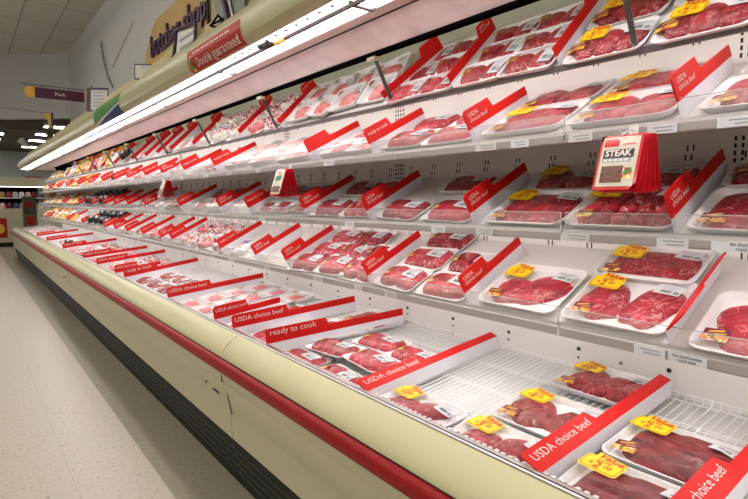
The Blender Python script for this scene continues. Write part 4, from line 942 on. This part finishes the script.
# easel-like wire stands at the picture's top edge
t = thing('wire_stand', 'black wire stand with dark sign panels on the canopy above Double guaranteed', 'stand', Matrix.Identity(4))
b = MB()
for P in ([(2.914, 2.455), (2.762, 2.400), (2.607, 2.372), (2.453, 2.366)], [(2.90, 2.45), (2.798, 2.479), (2.758, 2.453), (2.708, 2.405)], [(2.441, 2.37), (2.333, 2.365), (2.309, 2.43)], [(2.914, 2.455), (2.70, 2.44), (2.453, 2.37)]):
    b.tube([(1.125, *p) for p in P], .0055, 'black', n=6)
b.obj('wire_frame', t)
for P in ([(2.759, 2.40), (2.642, 2.385), (2.746, 2.66), (2.92, 2.66)], [(2.556, 2.373), (2.441, 2.36), (2.515, 2.64), (2.76, 2.64)]):
    b = MB(); b.prism(P, 1.125, 1.14, 'x', 'dark_green'); pn = b.obj('panel', t)
b = MB(); b.tube([(1.118, 2.64, 2.40), (1.118, 2.76, 2.65)], .016, 'purple', n=6); b.tube([(1.118, 2.58, 2.39), (1.118, 2.70, 2.65)], .006, 'card_white', n=6); b.obj('edge_trim', t)
# wall decor
t = thing('wall_sign', 'large ochre wall panel with raised purple letters butcher shop', 'sign', Matrix.Identity(4))
b = MB(); b.prism([(8.15, 2.7), (8.1, 3.55), (7.75, 3.80), (7.5, 3.9), (5.66, 3.9), (5.66, 2.7)], 2.17, 2.2, 'x', 'ochre'); b.obj('board', t)
b = MB(); b.box(2.15, 2.17, 5.63, 5.66, 2.7, 3.95, 'slot'); b.obj('edge_trim', t)
b = MB(); b.text('butcher shop', .40, 'purple', Matrix(((0, 0, -1, 2.17), (-1, 0, 0, 6.70), (0, 1, 0, 3.56), (0, 0, 0, 1))), bold=.01, sx=.98, thick=.03); b.obj('lettering', t)
b = MB(); b.box(2.18, 2.2, -3, 5.6, 2.5, 4.0, 'ochre_trim'); tag(b.obj('wall_board'), 'plain beige wall board right of the butcher shop sign', 'wall board')
b = MB(); b.box(2.16, 2.2, 8.15, 14.7, 2.55, 2.98, 'ochre_trim'); tag(b.obj('wall_rail'), 'ochre ledge along the wall behind the canopy, left of butcher shop sign', 'ledge')
b = MB()
b.add([(2.195, 8.74, 4.20), (2.195, 8.78, 4.20), (2.195, 10.30, 3.80), (2.195, 10.22, 3.80), (2.19, 8.74, 4.20), (2.19, 8.78, 4.20), (2.19, 10.30, 3.80), (2.19, 10.22, 3.80)], [(4, 5, 6, 7), (0, 4, 7, 3), (1, 2, 6, 5), (0, 1, 5, 4)], 'ochre_trim'); tag(b.obj('wall_stripe'), 'thin faint ochre diagonal stripe on the grey wall', 'wall decoration')
b = MB(); Pp = [(2.17, 10.95, 4.40), (2.17, 10.90, 4.22), (2.17, 10.82, 4.06), (2.17, 10.68, 3.88), (2.17, 10.52, 3.70), (2.17, 10.33, 3.56), (2.17, 10.17, 3.46)]
for i in range(len(Pp)-1):
    a_, c_ = Vector(Pp[i]), Vector(Pp[i+1])
    for k in range(4):
        p = a_.lerp(c_, k/4); q = a_.lerp(c_, (k+.6)/4); o_ = Vector((0, .04*(-1)**k, .02)); b.tube([p+o_, q-o_*.6], .016, 'ink_grey', n=5)
tag(b.obj('wall_lettering'), 'dark twisting string of script lettering on the grey wall', 'wall decoration')
# ------------------------------------------------------------------ far end of the store
t = thing('refrigerated_case', 'distant beige refrigerated case with two product shelves across the far aisle', 'refrigerated case', Matrix.Translation((1, 21, 0)))
def fp(b, n): return b.obj(n, t)
b = MB(); b.box(-5, 3.5, 0, .9, .15, 1.25, 'case_beige_far'); fp(b, 'body')
b = MB(); b.box(-5, 3.5, .0, .9, 0, .15, 'kick'); fp(b, 'kick_plate')
b = MB(); b.box(-5, 3.5, .85, .95, 1.25, 2.25, 'black'); fp(b, 'back_panel')
b = MB(); b.box(-5, 3.5, -.02, .9, 1.98, 2.27, 'case_beige_far'); fp(b, 'canopy')
b = MB(); b.box(-5, 3.5, .3, .33, 1.96, 1.98, 'lamp_strip'); fp(b, 'lamp_tube')
b = MB(); b.box(-5, 3.5, .25, .85, 1.58, 1.61, 'shelf_metal'); fp(b, 'shelf_panel')
b = MB(); b.box(-.35, .12, -.01, 0, .30, .95, 'banner_red'); b.tube([(-.1, -.02, .6), (-.1, -.01, .6)], .16, 'label_gold', n=20); fp(b, 'price_sign')
for r in range(2):
    for c in range(12):
        m_ = ('card_white', 'ochre', 'beef_dark', 'pouch_white', 'beef_maroon', 'pouch_blue', 'poultry')[(c*3+r*2) % 7]
        b = MB(); b.loops([rrect(.15, .12, .03, 0), rrect(.165, .14, .04, .05), rrect(.15, .13, .04, .15), rrect(.09, .07, .02, .19)], m_)
        o = b.obj('grocery_item', smooth=True, angle=40); o.location = (.70+c*.18, 21.42, 1.251+r*.36)
        tag(o, f'small packaged product on the {"upper" if r else "lower"} shelf of the distant case, {ORD[c]} from left', 'product', 'products in the distant case')
t = thing('display_stand', 'olive cardboard display stand with red patches beyond the case end', 'display stand', Matrix.Translation((1.47, 17.5, 0)))
b = MB(); b.box(-.16, .16, -.12, .12, 0, 1.15, 'olive'); b.obj('base', t)
b = MB(); b.box(-.16, .16, .08, .12, 1.15, 1.62, 'dark_green'); b.box(-.16, -.13, -.12, .12, 1.15, 1.5, 'olive'); b.box(.13, .16, -.12, .12, 1.15, 1.5, 'olive'); b.obj('header_board', t)
b = MB(); b.box(-.10, .10, -.13, -.12, .85, 1.08, 'banner_red'); b.obj('red_label', t)
b = MB(); b.box(-.08, .08, .065, .08, 1.30, 1.5, 'banner_red'); b.obj('red_label', t)
b = MB(); b.box(.2, 1.0, 25.95, 26.0, 2.2, 2.75, 'card_white'); tag(b.obj('poster'), 'pale rectangular poster on the far wall', 'poster')
b = MB(); b.box(2.1, 2.7, 25.95, 26.0, 2.35, 2.5, 'banner_red'); tag(b.obj('wall_plaque'), 'small dark red plaque on the far wall beneath the canopy end', 'plaque')
# ------------------------------------------------------------------ world, camera
w = bpy.data.worlds.new('World'); bpy.context.scene.world = w; w.use_nodes = True
w.node_tree.nodes['Background'].inputs[0].default_value = (.5, .5, .5, 1); w.node_tree.nodes['Background'].inputs[1].default_value = .3
cam = bpy.data.cameras.new('camera'); co = bpy.data.objects.new('camera', cam); C.objects.link(co)
cam.sensor_width = 36; cam.lens = 529/748*36; cam.clip_start = .02
co.location = (0, 0, 1.5); co.rotation_euler = (math.radians(90-5.24), 0, math.radians(-37.8))
sc = bpy.context.scene; sc.camera = co
sc.view_settings.view_transform = 'Standard'; sc.view_settings.look = 'None'; sc.view_settings.exposure = .38; sc.view_settings.gamma = 1
